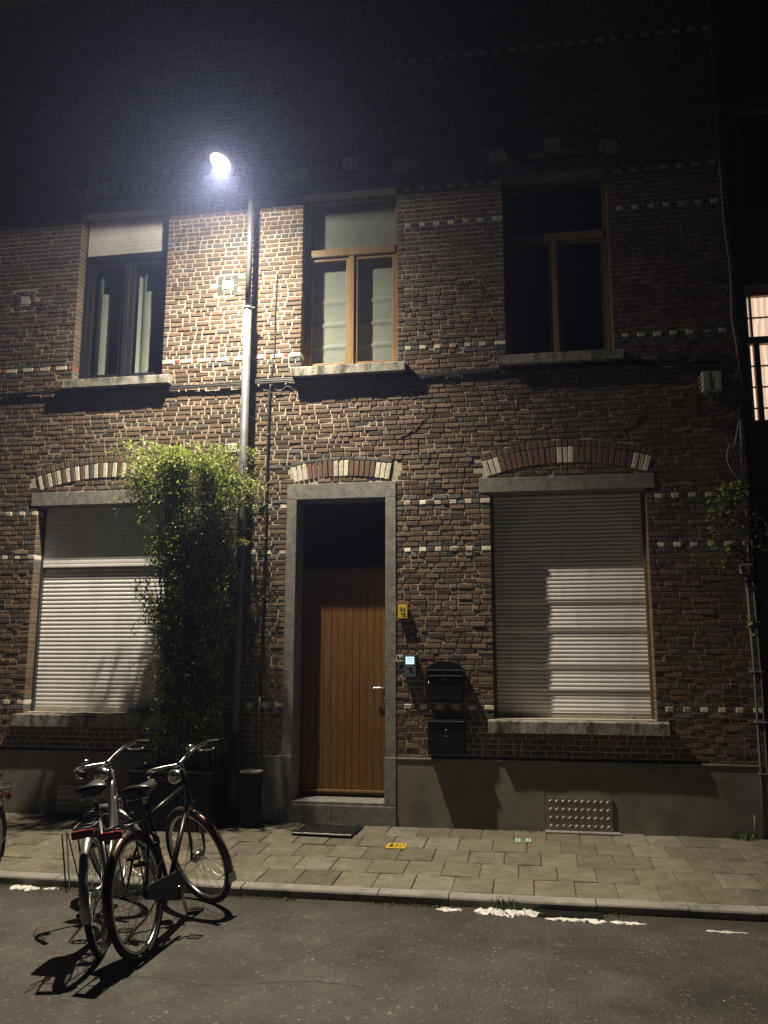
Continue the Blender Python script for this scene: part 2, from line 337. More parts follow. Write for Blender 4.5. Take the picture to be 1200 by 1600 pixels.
squares = [(-3.165,5.72),(-5.587,5.71)]
def bcol(kind='d'):
    if kind == 'w': k = rnd(.85,1.1); return (.58*k,.55*k,.46*k)
    if kind == 'r': k = rnd(.8,1.1); return (.25*k,.095*k,.065*k)
    if kind == 'g': k = rnd(.7,1.2); return (.105*k,.105*k,.10*k)
    r = random.random(); k = rnd(.82,1.14)
    if r < .66: c = (.128,.092,.062)
    elif r < .80: c = (.148,.098,.065)
    elif r < .92: c = (.106,.084,.064)
    elif r < .97: c = (.094,.086,.076)
    else: c = (.17,.13,.09)
    return tuple(x*k for x in c)
wall = MB()
def brick(x0, x1, z0, z1, col, depth=.05, proud=0.0, dl=0, dr=0):
    f = -.004 + rnd(-.005,.003) - proud; b_ = .004; j = lambda: rnd(-.0014,.0014)
    t1 = rnd(-.002,.002); t2 = rnd(-.0025,.0025)
    xs = [x0+j()*.6, x1+j()*.6]; gj = [(xs[0]+j()*.5, z0+j()*.5),(xs[1]+j()*.5, z0+j()*.5),(xs[1]+j()*.5, z1+j()*.5),(xs[0]+j()*.5, z1+j()*.5)]
    cx, cz = (x0+x1)/2, (z0+z1)/2
    back = [(x, depth, z) for x, z in gj]; mid = [(x, f+.006, z) for x, z in gj]
    tw = [-t1-t2, t1-t2, t1+t2, -t1+t2]
    fr = [(x+(b_ if x < cx else -b_), f+w_, z+(b_ if z < cz else -b_)) for (x, z), w_ in zip(gj, tw)]
    wall.add(back+mid+fr, [(8,9,10,11)]+[(i,(i+1)%4,(i+1)%4+4,i+4) for i in range(4)]+[(i+4,(i+1)%4+4,(i+1)%4+8,i+8) for i in range(4)], 0, col)
# --- arches: (x centre, half span, spring z, apex rise, ring length, pattern)
ARCH = [(-4.43,.80,3.475,.125,.16,'alt'), (.398,.775,3.468,.118,.16,'R'), (-1.868,.50,3.475,.05,.165,'D'),
        (-4.3925,.62,6.85,.10,.16,'alt'), (-1.80,.62,6.85,.10,.16,'R'), (.375,.62,6.85,.10,.16,'R')]
def arc_geo(a):
    cx, h, zs, rise, ln, pt = a; r = (h*h+rise*rise)/(2*rise); zc = zs+rise-r; return cx, zc, r, math.asin(h/r)
def in_arch(x, z, extra=.085):
    for a in ARCH:
        cx, zc, r, th = arc_geo(a); d = math.hypot(x-cx, z-zc)
        ex = extra if a[5] != 'D' else .05
        if r-.012 < d < r+a[4]+ex and abs(math.atan2(x-cx, z-zc)) < th+.012: return True
    return False
k = 0
while Z0-CH/2+k*CH < ZT:
    z0 = Z0 - CH/2 + k*CH + .005; z1 = z0 + CH - .0105; zc = (z0+z1)/2
    segs = [(XL, XR, 0, 0)]
    for o in OPEN.values():
        if o[2]-.004 < zc < o[3]+.004:
            ns = []
            for a, b_, da, db in segs:
                if o[1] <= a or o[0] >= b_: ns.append((a, b_, da, db)); continue
                if o[0] > a+.02: ns.append((a, o[0], da, 1))
                if o[1] < b_-.02: ns.append((o[1], b_, 1, db))
            segs = ns
    band = k in (38, 47, 78, 104, 9, 112, 141)
    near_band = (k-1) in (38,47,78,104,9) or (k+1) in (38,47,78,104,9)
    for a, b_, da, db in segs:
        x = a; first = True; i = 0
        longband = k == 78 and a < -2.4
        while x < b_ - .02:
            if longband: w = .135 if i % 2 == 0 else .068
            elif band: w = .0775
            elif k % 2 == 0:
                w = .155 if random.random() > .15 else .0775
                if first and (k//2) % 2: w = .0775
            else: w = .0775 if random.random() > .24 else .155
            w *= rnd(.90,1.08) if not band else rnd(.97,1.03)
            if first and not band: w *= rnd(.55,1.1)
            xe = min(x+w, b_)
            if b_-xe < .04: xe = b_
            cxm = (x+xe)/2; col = bcol(); ok = True
            if band:
                inb = True
                if k == 78 and longband: col = bcol('w') if i % 2 == 0 else bcol('r')
                elif i % 2 == 1 and not (k in (104,112,141) and cxm < -1.3): col = bcol('w')
                elif random.random() < .5: col = bcol('g')
            elif near_band and random.random() < .6: col = bcol('g')
            for sx, sz in squares:
                if abs(cxm-sx) < .125 and abs(zc-sz) < .125:
                    ok = not (abs(cxm-sx) < .12 and abs(zc-sz) < .115)
            if ok and in_arch(cxm, zc): ok = False
            if ok:
                dp = .19 if (xe == b_ and db) or (first and da) else .05
                if zc < 3.3 and (abs(a+2.44) < .01 or abs(b_+2.44) < .01 or abs(a+1.295)<.01 or abs(b_+1.295)<.01): dp = .05
                brick(x+.0064*(0 if first else 1), xe-(.0064 if xe < b_ else 0), z0, z1, col, dp, proud=.003 if col[2] > .3 else 0)
            x = xe; first = False; i += 1
    k += 1
# decorative squares: dark brick frame with a pale centre
for sx, sz in squares:
    brick(sx-.055, sx+.055, sz-.045, sz+.045, bcol('w'), .05)
    for s_ in (-1,1):
        for t_ in (-.036,.036): brick(sx+s_*.09-.026, sx+s_*.09+.026, sz+t_-.032, sz+t_+.032, bcol('g'), .05)
        for t_ in (-.08,0,.08): brick(sx+t_-.036, sx+t_+.036, sz+s_*.087-.026, sz+s_*.087+.026, bcol('g'), .05)
# voussoirs
def vouss(a, ring=0):
    cx, zc, r, th = arc_geo(a); ln = a[4]; pt = a[5]
    r0 = r+.006 if ring == 0 else r+ln+.012; l_ = ln if ring == 0 else (.07 if pt != 'D' else .035)
    pitch = .056 if not (ring and pt == 'D') else .13
    n = max(3, round(2*th*(r+ln*.5)/pitch))
    if pt == 'alt' and n % 2 == 0: n += 1
    for i in range(n):
        t0 = -th + 2*th*i/n; t1 = t0 + 2*th/n; g_ = .0045/r0
        t0 += g_; t1 -= g_
        if ring: col = bcol('g') if pt == 'D' else bcol()
        elif pt == 'alt': col = bcol('w') if i % 2 == 0 else bcol()
        else: col = bcol('w') if (i < 3 or i >= n-3 or abs(i-(n-1)/2) < 1.6) else (.148*rnd(.8,1.2), .096*rnd(.85,1.1), .073*rnd(.85,1.1))
        j = lambda: rnd(-.0025,.0025)
        f = -.010+rnd(-.003,.003); P = []
        for dd, ins in ((.05,0),(f+.006,0),(f,.004)):
            for tt, rr in ((t0,r0),(t1,r0),(t1,r0+l_),(t0,r0+l_)):
                rr2 = rr + (ins if rr == r0 else -ins); tt2 = tt + (ins/r0 if tt == t0 else -ins/r0)
                P.append((cx+rr2*math.sin(tt2)+(j() if ring else 0), dd, zc+rr2*math.cos(tt2)+(j() if ring else 0)))
        wall.add(P, [(8,9,10,11)]+[(q,(q+1)%4,(q+1)%4+4,q+4) for q in range(4)]+[(q+4,(q+1)%4+4,(q+1)%4+8,q+8) for q in range(4)], 0, col)
for a in ARCH: vouss(a, 0); vouss(a, 1)
# mortar body: solid wall behind the brick faces, with the openings left out
xs = sorted({XL, XR} | {o[0] for o in OPEN.values()} | {o[1] for o in OPEN.values()})
zs = sorted({.0, ZT} | {o[2] for o in OPEN.values()} | {o[3] for o in OPEN.values()})
keyo = ('ll','rl','dr','ul','uc','ur')
real = [OPEN[q] for q in keyo]
xs = sorted({XL, XR} | {o[0] for o in real} | {o[1] for o in real}); zs = sorted({0.0, ZT} | {o[2] for o in real} | {o[3] for o in real})
def solid(i, j):
    if not (0 <= i < len(xs)-1 and 0 <= j < len(zs)-1): return False
    cx, cz = (xs[i]+xs[i+1])/2, (zs[j]+zs[j+1])/2
    return not any(o[0] < cx < o[1] and o[2] < cz < o[3] for o in real)
YF, YB = .0028, .34
for i in range(len(xs)-1):
    for j in range(len(zs)-1):
        if not solid(i, j): continue
        x0, x1, z0, z1 = xs[i], xs[i+1], zs[j], zs[j+1]
        q = [((x0,YF,z0),(x1,YF,z0),(x1,YF,z1),(x0,YF,z1)), ((x0,YB,z0),(x0,YB,z1),(x1,YB,z1),(x1,YB,z0))]
        e = .004
        if not solid(i-1, j): q.append(((x0-e*0+e,YF,z0),(x0+e,YF,z1),(x0+e,YB,z1),(x0+e,YB,z0)))
        if not solid(i+1, j): q.append(((x1-e,YF,z0),(x1-e,YB,z0),(x1-e,YB,z1),(x1-e,YF,z1)))
        if not solid(i, j-1): q.append(((x0,YF,z0),(x0,YB,z0),(x1,YB,z0),(x1,YF,z0)))
        if not solid(i, j+1): q.append(((x0,YF,z1),(x1,YF,z1),(x1,YB,z1),(x0,YB,z1)))
        for p in q: wall.add(p, [(0,1,2,3)], 1, (.4,.36,.3))
wall.build('wall', [M['brick'], M['mortar']], house)

# rest of the house volume: gable sides, back, roof, cornice (behind and above the frame)
g = MB(); g.box(XL, XR-.006, YB+1.0, 8.0, .0, ZT-.4)
g.build('house_body', M['room'], house)
g = MB(); g.prism([(0,0)], 0, 0) if False else None
g.add([(XL-.1,-.35,ZT+.22),(XR+.05,-.35,ZT+.22),(XR+.05,4.2,ZT+3.2),(XL-.1,4.2,ZT+3.2),(XL-.1,8.2,ZT+.2),(XR+.05,8.2,ZT+.2)], [(0,1,2,3),(3,2,5,4)])
g.build('roof', M['dark_steel'], house)
g = MB(); g.box(XL-.05, XR, -.32, .0, ZT, ZT+.16, bev=.01); g.box(XL-.05, XR, -.18, .0, ZT-.14, ZT-.003, bev=.01)
g.build('cornice', M['bluestone'], house)

# plinth
PF = -.035
for grp_ in (((XL,-7.2),(-7.2,-6.0),(-6.0,-4.785),(-4.785,-4.116),(-4.116,-2.80)),((-1.289,.107),(.107,.714),(.714,XR))):
    g = MB()
    g.box(grp_[0][0], grp_[-1][1]-.004, PF+.004, .004, .06, .72)
    for x0, x1 in grp_:
        g.box(x0, x1-.004, PF, PF+.02, .06, .722, bev=.003)
    g.box(grp_[0][0], grp_[-1][1]-.003, PF-.008, .004, .7235, .742, bev=.004)
    g.build('plinth', M['plinth'], house)
g = MB()
g.box(-2.796,-2.465,PF-.003,.004,.06,.735,bev=.004)
g.build('plinth_block', M['bluestone'], house)

# ---- stone dressings of the door
SF = -.014
door = MB()
DY = .29
for i in range(12):   # plank door
    pw = .905/12; x0 = -2.32+i*pw; dy_ = rnd(-.0015,.0015)
    door.box(x0+.0015, x0+pw-.0015, DY, DY+.04, .36, 2.42, bev=.004)
door.box(-2.325,-1.41,DY+.02,DY+.05,.33,2.44)
door.box(-2.325,-1.41,DY-.012,DY+.05,2.425,2.50,bev=.004)
door.box(-2.325,-1.41,DY-.004,DY+.05,2.503,2.60,bev=.004)
dr = door.build('front_door', M['door_wood'], house)
g = MB(); g.box(-2.325,-1.41,DY-.02,DY+.05,2.603,2.64,bev=.003); g.box(-2.325,-1.41,DY-.02,DY+.05,3.26,3.292,bev=.003)
g.box(-2.325,-2.29,DY-.02,DY+.05,2.643,3.257,bev=.003); g.box(-1.445,-1.41,DY-.02,DY+.05,2.643,3.257,bev=.003)
fl = g.build('fanlight_frame', M['dark_frame'], dr)
g = MB(); g.box(-2.29,-1.445,DY+.01,DY+.016,2.64,3.26); g.build('fanlight_pane', M['dark_glass'], dr)
g = MB(); g.box(-2.33,-1.405,.5,1.3,.3,.32); g.box(-2.33,-1.405,1.3,1.33,.3,3.3); g.box(-2.34,-2.33,YB,1.3,.3,3.3); g.box(-1.405,-1.395,YB,1.3,.3,3.3); g.box(-2.33,-1.405,YB,1.3,3.3,3.32)
g.build('hallway', M['room'], dr)
g = MB(); g.box(-2.31,-1.42,DY-.03,DY-.001,.362,.385,bev=.004); g.build('drip_bar', M['brown_wood'], dr)
g = MB(); g.box(-1.475,-1.437,DY-.010,DY-.0005,1.22,1.42,bev=.004)
g.tube([(-1.456,DY-.008,1.385),(-1.456,DY-.055,1.385)], .010, 10); g.tube(smooth_path([(-1.456,DY-.052,1.385),(-1.50,DY-.056,1.388),(-1.575,DY-.05,1.385)],4), .009, 10)
g.lathe([(0,.0),(.017,.0),(.017,.02),(.012,.024),(0,.024)], Matrix.Translation((-1.456,DY-.008,1.27)) @ Matrix.Rotation(math.pi/2,4,'X'), 16)
g.build('door_handle', M['chrome'], dr)
g = MB()
g.box(-2.438,-1.297,SF,.30,3.296,3.458,bev=.004)
g.box(-2.438,-2.332,SF,.285,.745,3.2935,bev=.004); g.box(-1.403,-1.297,SF,.285,.745,3.2935,bev=.004)
g.box(-2.462,-2.330,-.045,.285,.292,.742,bev=.005); g.box(-1.405,-1.292,-.045,.285,.292,.742,bev=.005)
ds = g.build('door_surround', M['bluestone'], dr)
g = MB(); g.box(-2.462,-1.92,-.055,.34,.06,.289,bev=.006); g.box(-1.917,-1.292,-.055,.34,.06,.289,bev=.006)
g.box(-2.328,-1.407,-.04,.33,.2905,.318,bev=.004)
g.build('doorstep', M['bluestone'], dr)

# ---- windows
def sill(x0, x1, z0, z1, parent, p=.11):
    g = MB(); n = 10; prof = [(-p,z0),(-p,z1-.022),(-p+.008,z1-.014),(.19,z1),(.19,z0)]
    m_ = len(prof); vs = []
    for i in range(n+1):
        x = x0+(x1-x0)*i/n
        for a, (y, z) in enumerate(prof): vs.append((x, y+(rnd(-.0025,.0025) if a < 3 else 0), z+(rnd(-.003,.003) if a < 3 else 0)))
    fs = [tuple(range(m_))[::-1], tuple(range(n*m_, (n+1)*m_))]
    for i in range(n):
        for a in range(m_): fs.append((i*m_+a, i*m_+(a+1) % m_, (i+1)*m_+(a+1) % m_, (i+1)*m_+a))
    g.add(vs, fs); return g.build('window_sill', M['sill_stone'], parent)
def slats(x0, x1, zt, zb, y, pitch, off=lambda z: 0.0, bulge=.007):
    g = MB(); z = zt
    while z > zb+.003:
        za, zb_ = z, max(z-pitch, zb); ps = []
        oa, ob = off(za-.001), off(zb_+.001)
        for t in (0,.08,.25,.5,.75,.92,1):
            c = 0 if t in (0,1) else (1-(2*t-1)**2)**.5
            zz = za+(zb_-za)*t; ps.append((y+oa+(ob-oa)*t-bulge*c, zz))
        n = len(ps); vs = [(x0,a,b_) for a,b_ in ps]+[(x1,a,b_) for a,b_ in ps]
        g.add(vs, [(i,i+1,n+i+1,n+i) for i in range(n-1)], 0, None, True)
        if ob+.004 < off(zb_-.004): pass
        z -= pitch
    g.add([(x0,y+.03,zt),(x1,y+.03,zt),(x1,y+.03,zb),(x0,y+.03,zb)], [(0,1,2,3)])
    return g
def room(x0, x1, z0, z1, parent, depth=1.3):
    g = MB(); g.box(x0-.3,x1+.3,depth,depth+.02,z0-.3,z1+.3); g.box(x0-.32,x0-.3,YB,depth,z0-.3,z1+.3); g.box(x1+.3,x1+.32,YB,depth,z0-.3,z1+.3)
    g.box(x0-.3,x1+.3,YB,depth,z0-.32,z0-.3); g.box(x0-.3,x1+.3,YB,depth,z1+.3,z1+.32); return g.build('room_interior', M['room'], parent)
def lintel(o, parent):
    g = MB(); g.box(o[0]+.002,o[1]-.002,SF,.19,o[2]-.004,o[3]-.002,bev=.005); return g.build('lintel', M['bluestone'], parent)

# lower right: roller shutter down, slats bowed into five groups
o = OPEN['rl']
g = MB(); g.box(o[0]+.001,o[0]+.028,.165,.33,1.12,3.31,bev=.002); g.box(o[1]-.028,o[1]-.001,.165,.33,1.12,3.31,bev=.002); g.box(o[0]+.03,o[1]-.03,.24,.33,3.2,3.31)
w = g.build('window', M['brown_wood'], house); tag(w, 'ground floor window with a pale shutter rolled down, right of the door')
steps = [3.4, 2.24, 1.93, 1.60, 1.375, 1.0]
def off_r(z):
    for a, b_ in zip(steps[:-1], steps[1:]):
        if b_ < z <= a:
            t = (a-z)/(a-b_)
            if a == 3.4: t = (max(0, 2.62-z))/.38 if z < 2.62 else 0
            return -.016*t
    return 0
slats(o[0]+.02,o[1]-.024,3.31,1.165,.205,.0395,off_r,.0105).build('roller_shutter', M['shutter'], w)
g = MB(); g.box(o[0]+.02,o[1]-.024,.19,.215,1.122,1.163,bev=.003); g.tube([(o[0]+.36,.19,1.15),(o[0]+.36,.17,1.15)],.008,8); g.tube([(o[1]-.2,.19,1.15),(o[1]-.2,.165,1.15)],.011,8)
g.build('shutter_bottom_rail', M['shutter_box'], w)
sill(-.405,1.238,.995,1.12,w); lintel(OPEN['s2'], w)
# lower left
o = OPEN['ll']
g = MB(); g.box(o[0]+.001,o[0]+.022,.13,.33,1.12,3.31,bev=.002); g.box(o[1]-.022,o[1]-.001,.13,.33,1.12,3.31,bev=.002); g.box(o[0]+.03,o[1]-.03,.26,.33,3.2,3.31)
w = g.build('window', M['dark_steel'], house); tag(w, 'ground floor window with pale slatted shutter beside the bush')
slats(o[0]+.02,o[1]-.024,3.31,2.65,.145,.0445,bulge=.002).build('shutter_casing', M['shutter'], w)
g = slats(o[0]+.02,o[1]-.024,2.648,1.165,.185,.0445,bulge=.0105)
g.build('roller_shutter', M['shutter'], w)
g = MB(); g.box(o[0]+.02,o[1]-.024,.165,.195,1.122,1.163,bev=.003); g.tube([(o[0]+.42,.165,1.15),(o[0]+.42,.145,1.15)],.01,8); g.build('shutter_bottom_rail', M['shutter_box'], w)
sill(-5.33,-3.60,.985,1.12,w,.10); lintel(OPEN['s1'], w)

def casements(o, fy, zmid, wood, fw=.038, sash=.036, mull=None):
    """outer frame + transom + two sashes below, fixed light above; returns frame mesh builder and pane rects"""
    x0,x1,z0,z1 = o; g = MB(); d = .07; panes = []
    z0 += .012
    g.box(x0+.002,x0+fw,fy,fy+d,z0,z1-.002,bev=.003); g.box(x1-fw,x1-.002,fy,fy+d,z0,z1-.002,bev=.003)
    g.box(x0+fw+.001,x1-fw-.001,fy,fy+d,z0,z0+.05,bev=.003); g.box(x0+fw+.001,x1-fw-.001,fy,fy+d,z1-fw,z1-.002,bev=.003)
    g.box(x0+fw+.001,x1-fw-.001,fy-.022,fy+d,zmid,zmid+.085,bev=.006)
    cx = (x0+x1)/2 if mull is None else mull
    g.box(cx-.028,cx+.028,fy-.012,fy+d,z0+.052,zmid-.001,bev=.004)
    for a, b_ in ((x0+fw+.002,cx-.029),(cx+.029,x1-fw-.002)):
        za, zb = z0+.052, zmid-.002
        g.box(a,a+sash,fy+.012,fy+d,za,zb,bev=.004); g.box(b_-sash,b_,fy+.012,fy+d,za,zb,bev=.004)
        g.box(a+sash+.001,b_-sash-.001,fy+.012,fy+d,za,za+sash,bev=.004); g.box(a+sash+.001,b_-sash-.001,fy+.012,fy+d,zb-sash,zb,bev=.004)
        panes.append((a+sash,b_-sash,za+sash,zb-sash))
    panes.append((x0+fw,x1-fw,zmid+.085,z1-fw))
    return g, panes
def put_panes(panes, y, w):
    for p in panes:
        q = MB(); q.box(p[0]-.003,p[1]+.003,y,y+.006,p[2]-.003,p[3]+.003); q.build('pane', M['glass'], w)
# upper centre
o = OPEN['uc']; g, pn = casements(o, .13, 6.02, 1)
w = g.build('window', M['brown_wood'], house); tag(w, 'upper floor window in golden brown wood with pale blind, above the front door')
put_panes(pn, .165, w)
def blind(x0, x1, z0, z1, y, hz, amp=.006, n=60, name='curtain', mat='curtain', vert=False, parent=None):
    g = MB(); nz = 90; vs = []
    for j in range(nz+1):
        z = z0+(z1-z0)*j/nz
        for i in range(n+1):
            x = x0+(x1-x0)*i/n
            if vert: yy = y+amp*math.sin(x*70+math.sin(x*23)*2.2)+amp*.5*math.sin(x*31+z*.6)
            else:
                yy = y+.004*noise.noise(Vector((x*4,z*3,1)))
                for h in hz: yy -= .018*math.exp(-((z-h)/.012)**2)
            vs.append((x,yy,z))
    fs = [(j*(n+1)+i, j*(n+1)+i+1, (j+1)*(n+1)+i+1, (j+1)*(n+1)+i) for j in range(nz) for i in range(n)]
    g.add(vs, fs, 0, None, True); return g.build(name, M[mat], parent)
blind(o[0]+.05,o[1]-.05,4.76,6.66,.27,[5.03,5.29,5.55],parent=w); room(*o, w)
sill(-2.393,-1.19,4.602,4.712,w); lintel(OPEN['s7'], w)
# upper right
o = OPEN['ur']; g, pn = casements(o, .16, 6.02, 1, mull=.36)
w = g.build('window', M['brown_wood'], house); tag(w, 'upper floor window with brown wood frame and dark panes, at the right')
put_panes(pn, .165, w); room(*o, w)
sill(-.234,.99,4.605,4.715,w); lintel(OPEN['s8'], w)
# upper left
o = OPEN['ul']; x0,x1 = o[0],o[1]
g, pn = casements((x0,x1,o[2],6.25), .13, 6.16, 1, fw=.055, sash=.05)
w = g.build('window', M['dark_frame'], house); tag(w, 'upper floor window with black frame, white shutter half rolled at its top')
put_panes(pn[:2], .165, w); room(*o, w)
slats(x0+.02,x1-.02,6.69,6.255,.135,.044,bulge=.005).build('roller_shutter', M['shutter'], w)
for a, b_ in ((x0+.09,x0+.16),(x0+.155,x0+.25),(x0+.44,x0+.475),(x0+.60,x0+.70),(x0+.69,x0+.76)):
    blind(a,b_,4.78,6.1 if a < x0+.1 or .58 < a-x0 < .62 else 5.85,.27+rnd(0,.03),[],amp=.014,n=14,vert=True,name='curtain',mat='curtain',parent=w)
sill(-4.995,-3.757,4.608,4.715,w); lintel(OPEN['s6'], w)

# tread-plate vent covers in the plinth
def vent(x0,x1,z0,z1,nx,nz,label):
    g = MB(); g.box(x0,x1,PF-.012,PF-.001,z0,z1,bev=.001)
    for j in range(nz):
        for i in range(nx):
            cx = x0+(i+.5)*(x1-x0)/nx; cz = z0+(j+.5)*(z1-z0)/nz
            for s_ in (-1,1):
                Mx = Matrix.Translation((cx+s_*.013, PF-.0135, cz)) @ Matrix.Rotation(s_*R(45),4,'Y')
                pts = [(-.017,0,0),(0,-.0035,.004),(.017,0,0),(0,-.0035,-.004),(0,-.0045,0)]
                g.add([Mx @ Vector(p) for p in [(-.023,.002,0),(0,.002,-.008),(.023,.002,0),(0,.002,.008),(-.012,-.006,0),(.012,-.006,0)]],
                      [(0,1,5,4),(1,2,5),(2,3,4,5),(3,0,4)], 0)
    v_ = g.build('vent_cover', M['tread'], house); tag(v_, label); return v_
vent(.136,.708,.135,.425,10,4,'studded metal vent cover in the plinth under the right window')
vent(-4.782,-4.15,.112,.405,10,5,'studded metal vent cover in the plinth behind the bicycles')
g = MB(); g.box(.10,.77,-.13,PF-.004,.095,.13,bev=.004); g.build('vent_ledge', M['kerb'], house)

# ================================================================== NEIGHBOUR (far right)
nb = thing('neighbouring_house', 'dark brick house at the right edge with a warmly lit multi-pane window', 'house', (2.1,.18,0))
def rel(g): return Matrix.Translation((-2.1,-.18,0))
g = MB(); nx = (2.235,3.25,3.93,5.37); nx2 = (2.26,3.2,6.2,7.4)
zz = 0
wsave, wall = wall, MB()
kk = 0
while kk*CH < 9.2:
    z0 = kk*CH+.005; z1 = z0+CH-.0095; x = 2.098
    segs = [(2.098,5.0)]
    for q in (nx,nx2):
        if q[2] < (z0+z1)/2 < q[3]:
            segs = [(2.098,q[0]),(q[1],5.0)]
    for a,b_ in segs:
        x = a
        while x < b_-.02:
            w_ = random.choice([.155,.0775]) if not (x == a) else random.choice([.07,.13])
            xe = min(x+w_, b_)
            if b_-xe < .03: xe = b_ - (rnd(0,.02) if b_ < 4 else 0)
            c = bcol(); brick(x+.004, xe-.004, z0, z1, tuple(q*.6 for q in c), .05 if xe < b_-.03 else .12)
            if xe >= b_-.03: break
            x = xe
    kk += 1
for p in (((2.095,.0065,0),(2.245,.0065,0),(2.245,.0065,9.2),(2.095,.0065,9.2)), ((3.24,.0065,0),(5.0,.0065,0),(5.0,.0065,9.2),(3.24,.0065,9.2)),
          ((2.245,.0065,0),(3.24,.0065,0),(3.24,.0065,nx[2]),(2.245,.0065,nx[2])), ((2.245,.0065,nx[3]),(3.24,.0065,nx[3]),(3.24,.0065,nx2[2]),(2.245,.0065,nx2[2])),
          ((2.245,.0065,nx2[3]),(3.24,.0065,nx2[3]),(3.24,.0065,9.2),(2.245,.0065,9.2)), ((2.095,.0065,0),(2.095,.0065,9.2),(2.095,.3,9.2),(2.095,.3,0))):
    wall.add(p, [(0,1,2,3)], 1, (.3,.3,.3))
wall.build('wall', [M['brick'], M['mortar']], nb, Matrix.Translation((-2.1,0,0)))
wall = wsave
T = Matrix.Translation((-2.1,0,0))
g = MB(); x0,x1,z0,z1 = nx
g.box(x0+.01,x1-.01,.10,.16,z1-.05,z1-.002,bev=.003); g.box(x0+.01,x1-.01,.10,.16,z0+.002,z0+.09,bev=.003)
g.box(x0-.02,x0+.012,.10,.16,z0+.09,z1-.05); g.box(x0+.01,x1-.01,.09,.16,4.81,4.885,bev=.004)
g.box(x0+.055,x0+.075,.10,.15,4.886,z1-.05); g.box(x0+.07,x0+.125,.095,.16,z0+.09,4.809,bev=.003)
g.box(x1-.05,x1,.10,.16,z0,z1); g.box(x0+.5,x0+.55,.095,.16,z0+.09,4.809,bev=.003)
for zb in (5.09,4.58,4.36,4.14): g.box(x0+.012,x1-.05,.118,.142,zb,zb+.012)
w = g.build('window', M['brown_wood'], nb, T)
g = MB(); g.box(x0-.05,x1+.05,.24,.25,z0-.05,z1+.05); g.build('lit_curtain', M['lit_room'], w, T)
g = MB(); x0,x1,z0,z1 = nx2
g.box(x0,x1,.06,.12,z1-.06,z1); g.box(x0,x1,.06,.12,z0,z0+.06); g.box(x0,x0+.06,.06,.12,z0+.06,z1-.06); g.box(x0+.42,x0+.47,.06,.12,z0+.06,z1-.06); g.box(x1-.06,x1,.06,.12,z0+.06,z1-.06)
w = g.build('window', M['sill_stone'], nb, T)
g = MB(); g.box(x0,x1,.14,.15,z0,z1); g.build('pane', M['room'], w, T)
g = MB(); g.box(2.10,5.0,.31,6,0,9.1); g.build('house_body', M['room'], nb, T)
g = MB(); g.box(2.1,5.0,-.03,.0,.05,.7,bev=.004); g.build('plinth', M['plinth'], nb, T)

# ================================================================== STREET LAMP
PX, PY = -2.868, -.17
lamp = thing('street_lamp', 'grey steel street lamp standing close to the wall, its lamp head lit', 'street lamp', (PX,PY,gz(PY)))
T = Matrix.Translation((-PX,-PY,-gz(PY)))
g = MB(); g.tube([(PX,PY,.9),(PX,PY,5.36)], .041, 20); g.tube([(PX,PY,5.362),(PX,PY,6.75)], [.031,.029], 20)
g.build('pole', M['galv'], lamp, T)
g = MB(); g.tube([(PX,PY,gz(PY)+.002),(PX,PY,.93)], .07, 20); g.build('pole_base', M['dark_steel'], lamp, T)
g = MB(); g.tube([(PX,PY,5.345),(PX,PY,5.375)], .045, 20); g.tube([(PX+.04,PY,5.362),(PX+.085,PY,5.362)],.008,8); g.build('collar', M['galv'], lamp, T)
g = MB(); g.tube(smooth_path([(PX,PY,6.74),(PX,PY,6.84),(PX-.015,PY-.08,6.93),(PX-.035,PY-.22,6.95),(-2.93,-.62,6.72)],6), .027, 14); g.build('arm', M['galv'], lamp, T)
# lamp head: a shallow shell whose rim cuts the light off at its own height
g = MB()
prof = []
segs_ = 28
def ell(cx, cy, rx, ry, z, n=segs_): return [(cx+rx*math.cos(2*math.pi*i/n), cy+ry*math.sin(2*math.pi*i/n), z) for i in range(n)]
rings = [ell(-2.94,-.95,.115,.27,6.603), ell(-2.94,-.95,.125,.285,6.613), ell(-2.94,-.95,.12,.28,6.65), ell(-2.94,-.94,.095,.23,6.69), ell(-2.94,-.92,.045,.12,6.71)]
vs = [p for r_ in rings for p in r_]; n = segs_
fs = [(i*n+j, i*n+(j+1)%n, (i+1)*n+(j+1)%n, (i+1)*n+j) for i in range(len(rings)-1) for j in range(n)] + [tuple((len(rings)-1)*n+j for j in range(n)), tuple(range(n))[::-1]]
g.add(vs, fs, 0, None, True)
hd = g.build('lamp_head', M['dark_steel'], lamp, T)
g = MB(); r0_ = ell(-2.94,-.92,.085,.16,6.5985); r1_ = ell(-2.94,-.92,.085,.16,6.6025); g.add(r0_+r1_, [tuple(range(n))[::-1], tuple(range(n,2*n))]+[(j,(j+1)%n,n+(j+1)%n,n+j) for j in range(n)])
g.build('lamp_lens', M['lens'], hd, T)
ld = bpy.data.lights.new('lamp_light', 'POINT'); ld.energy = LAMP_W; ld.color = (1.0, .87, .67); ld.shadow_soft_size = .035
lo = bpy.data.objects.new('lamp_light', ld); C.objects.link(lo); lo.parent = lamp; lo.location = LAMP - Vector((PX,PY,gz(PY)))
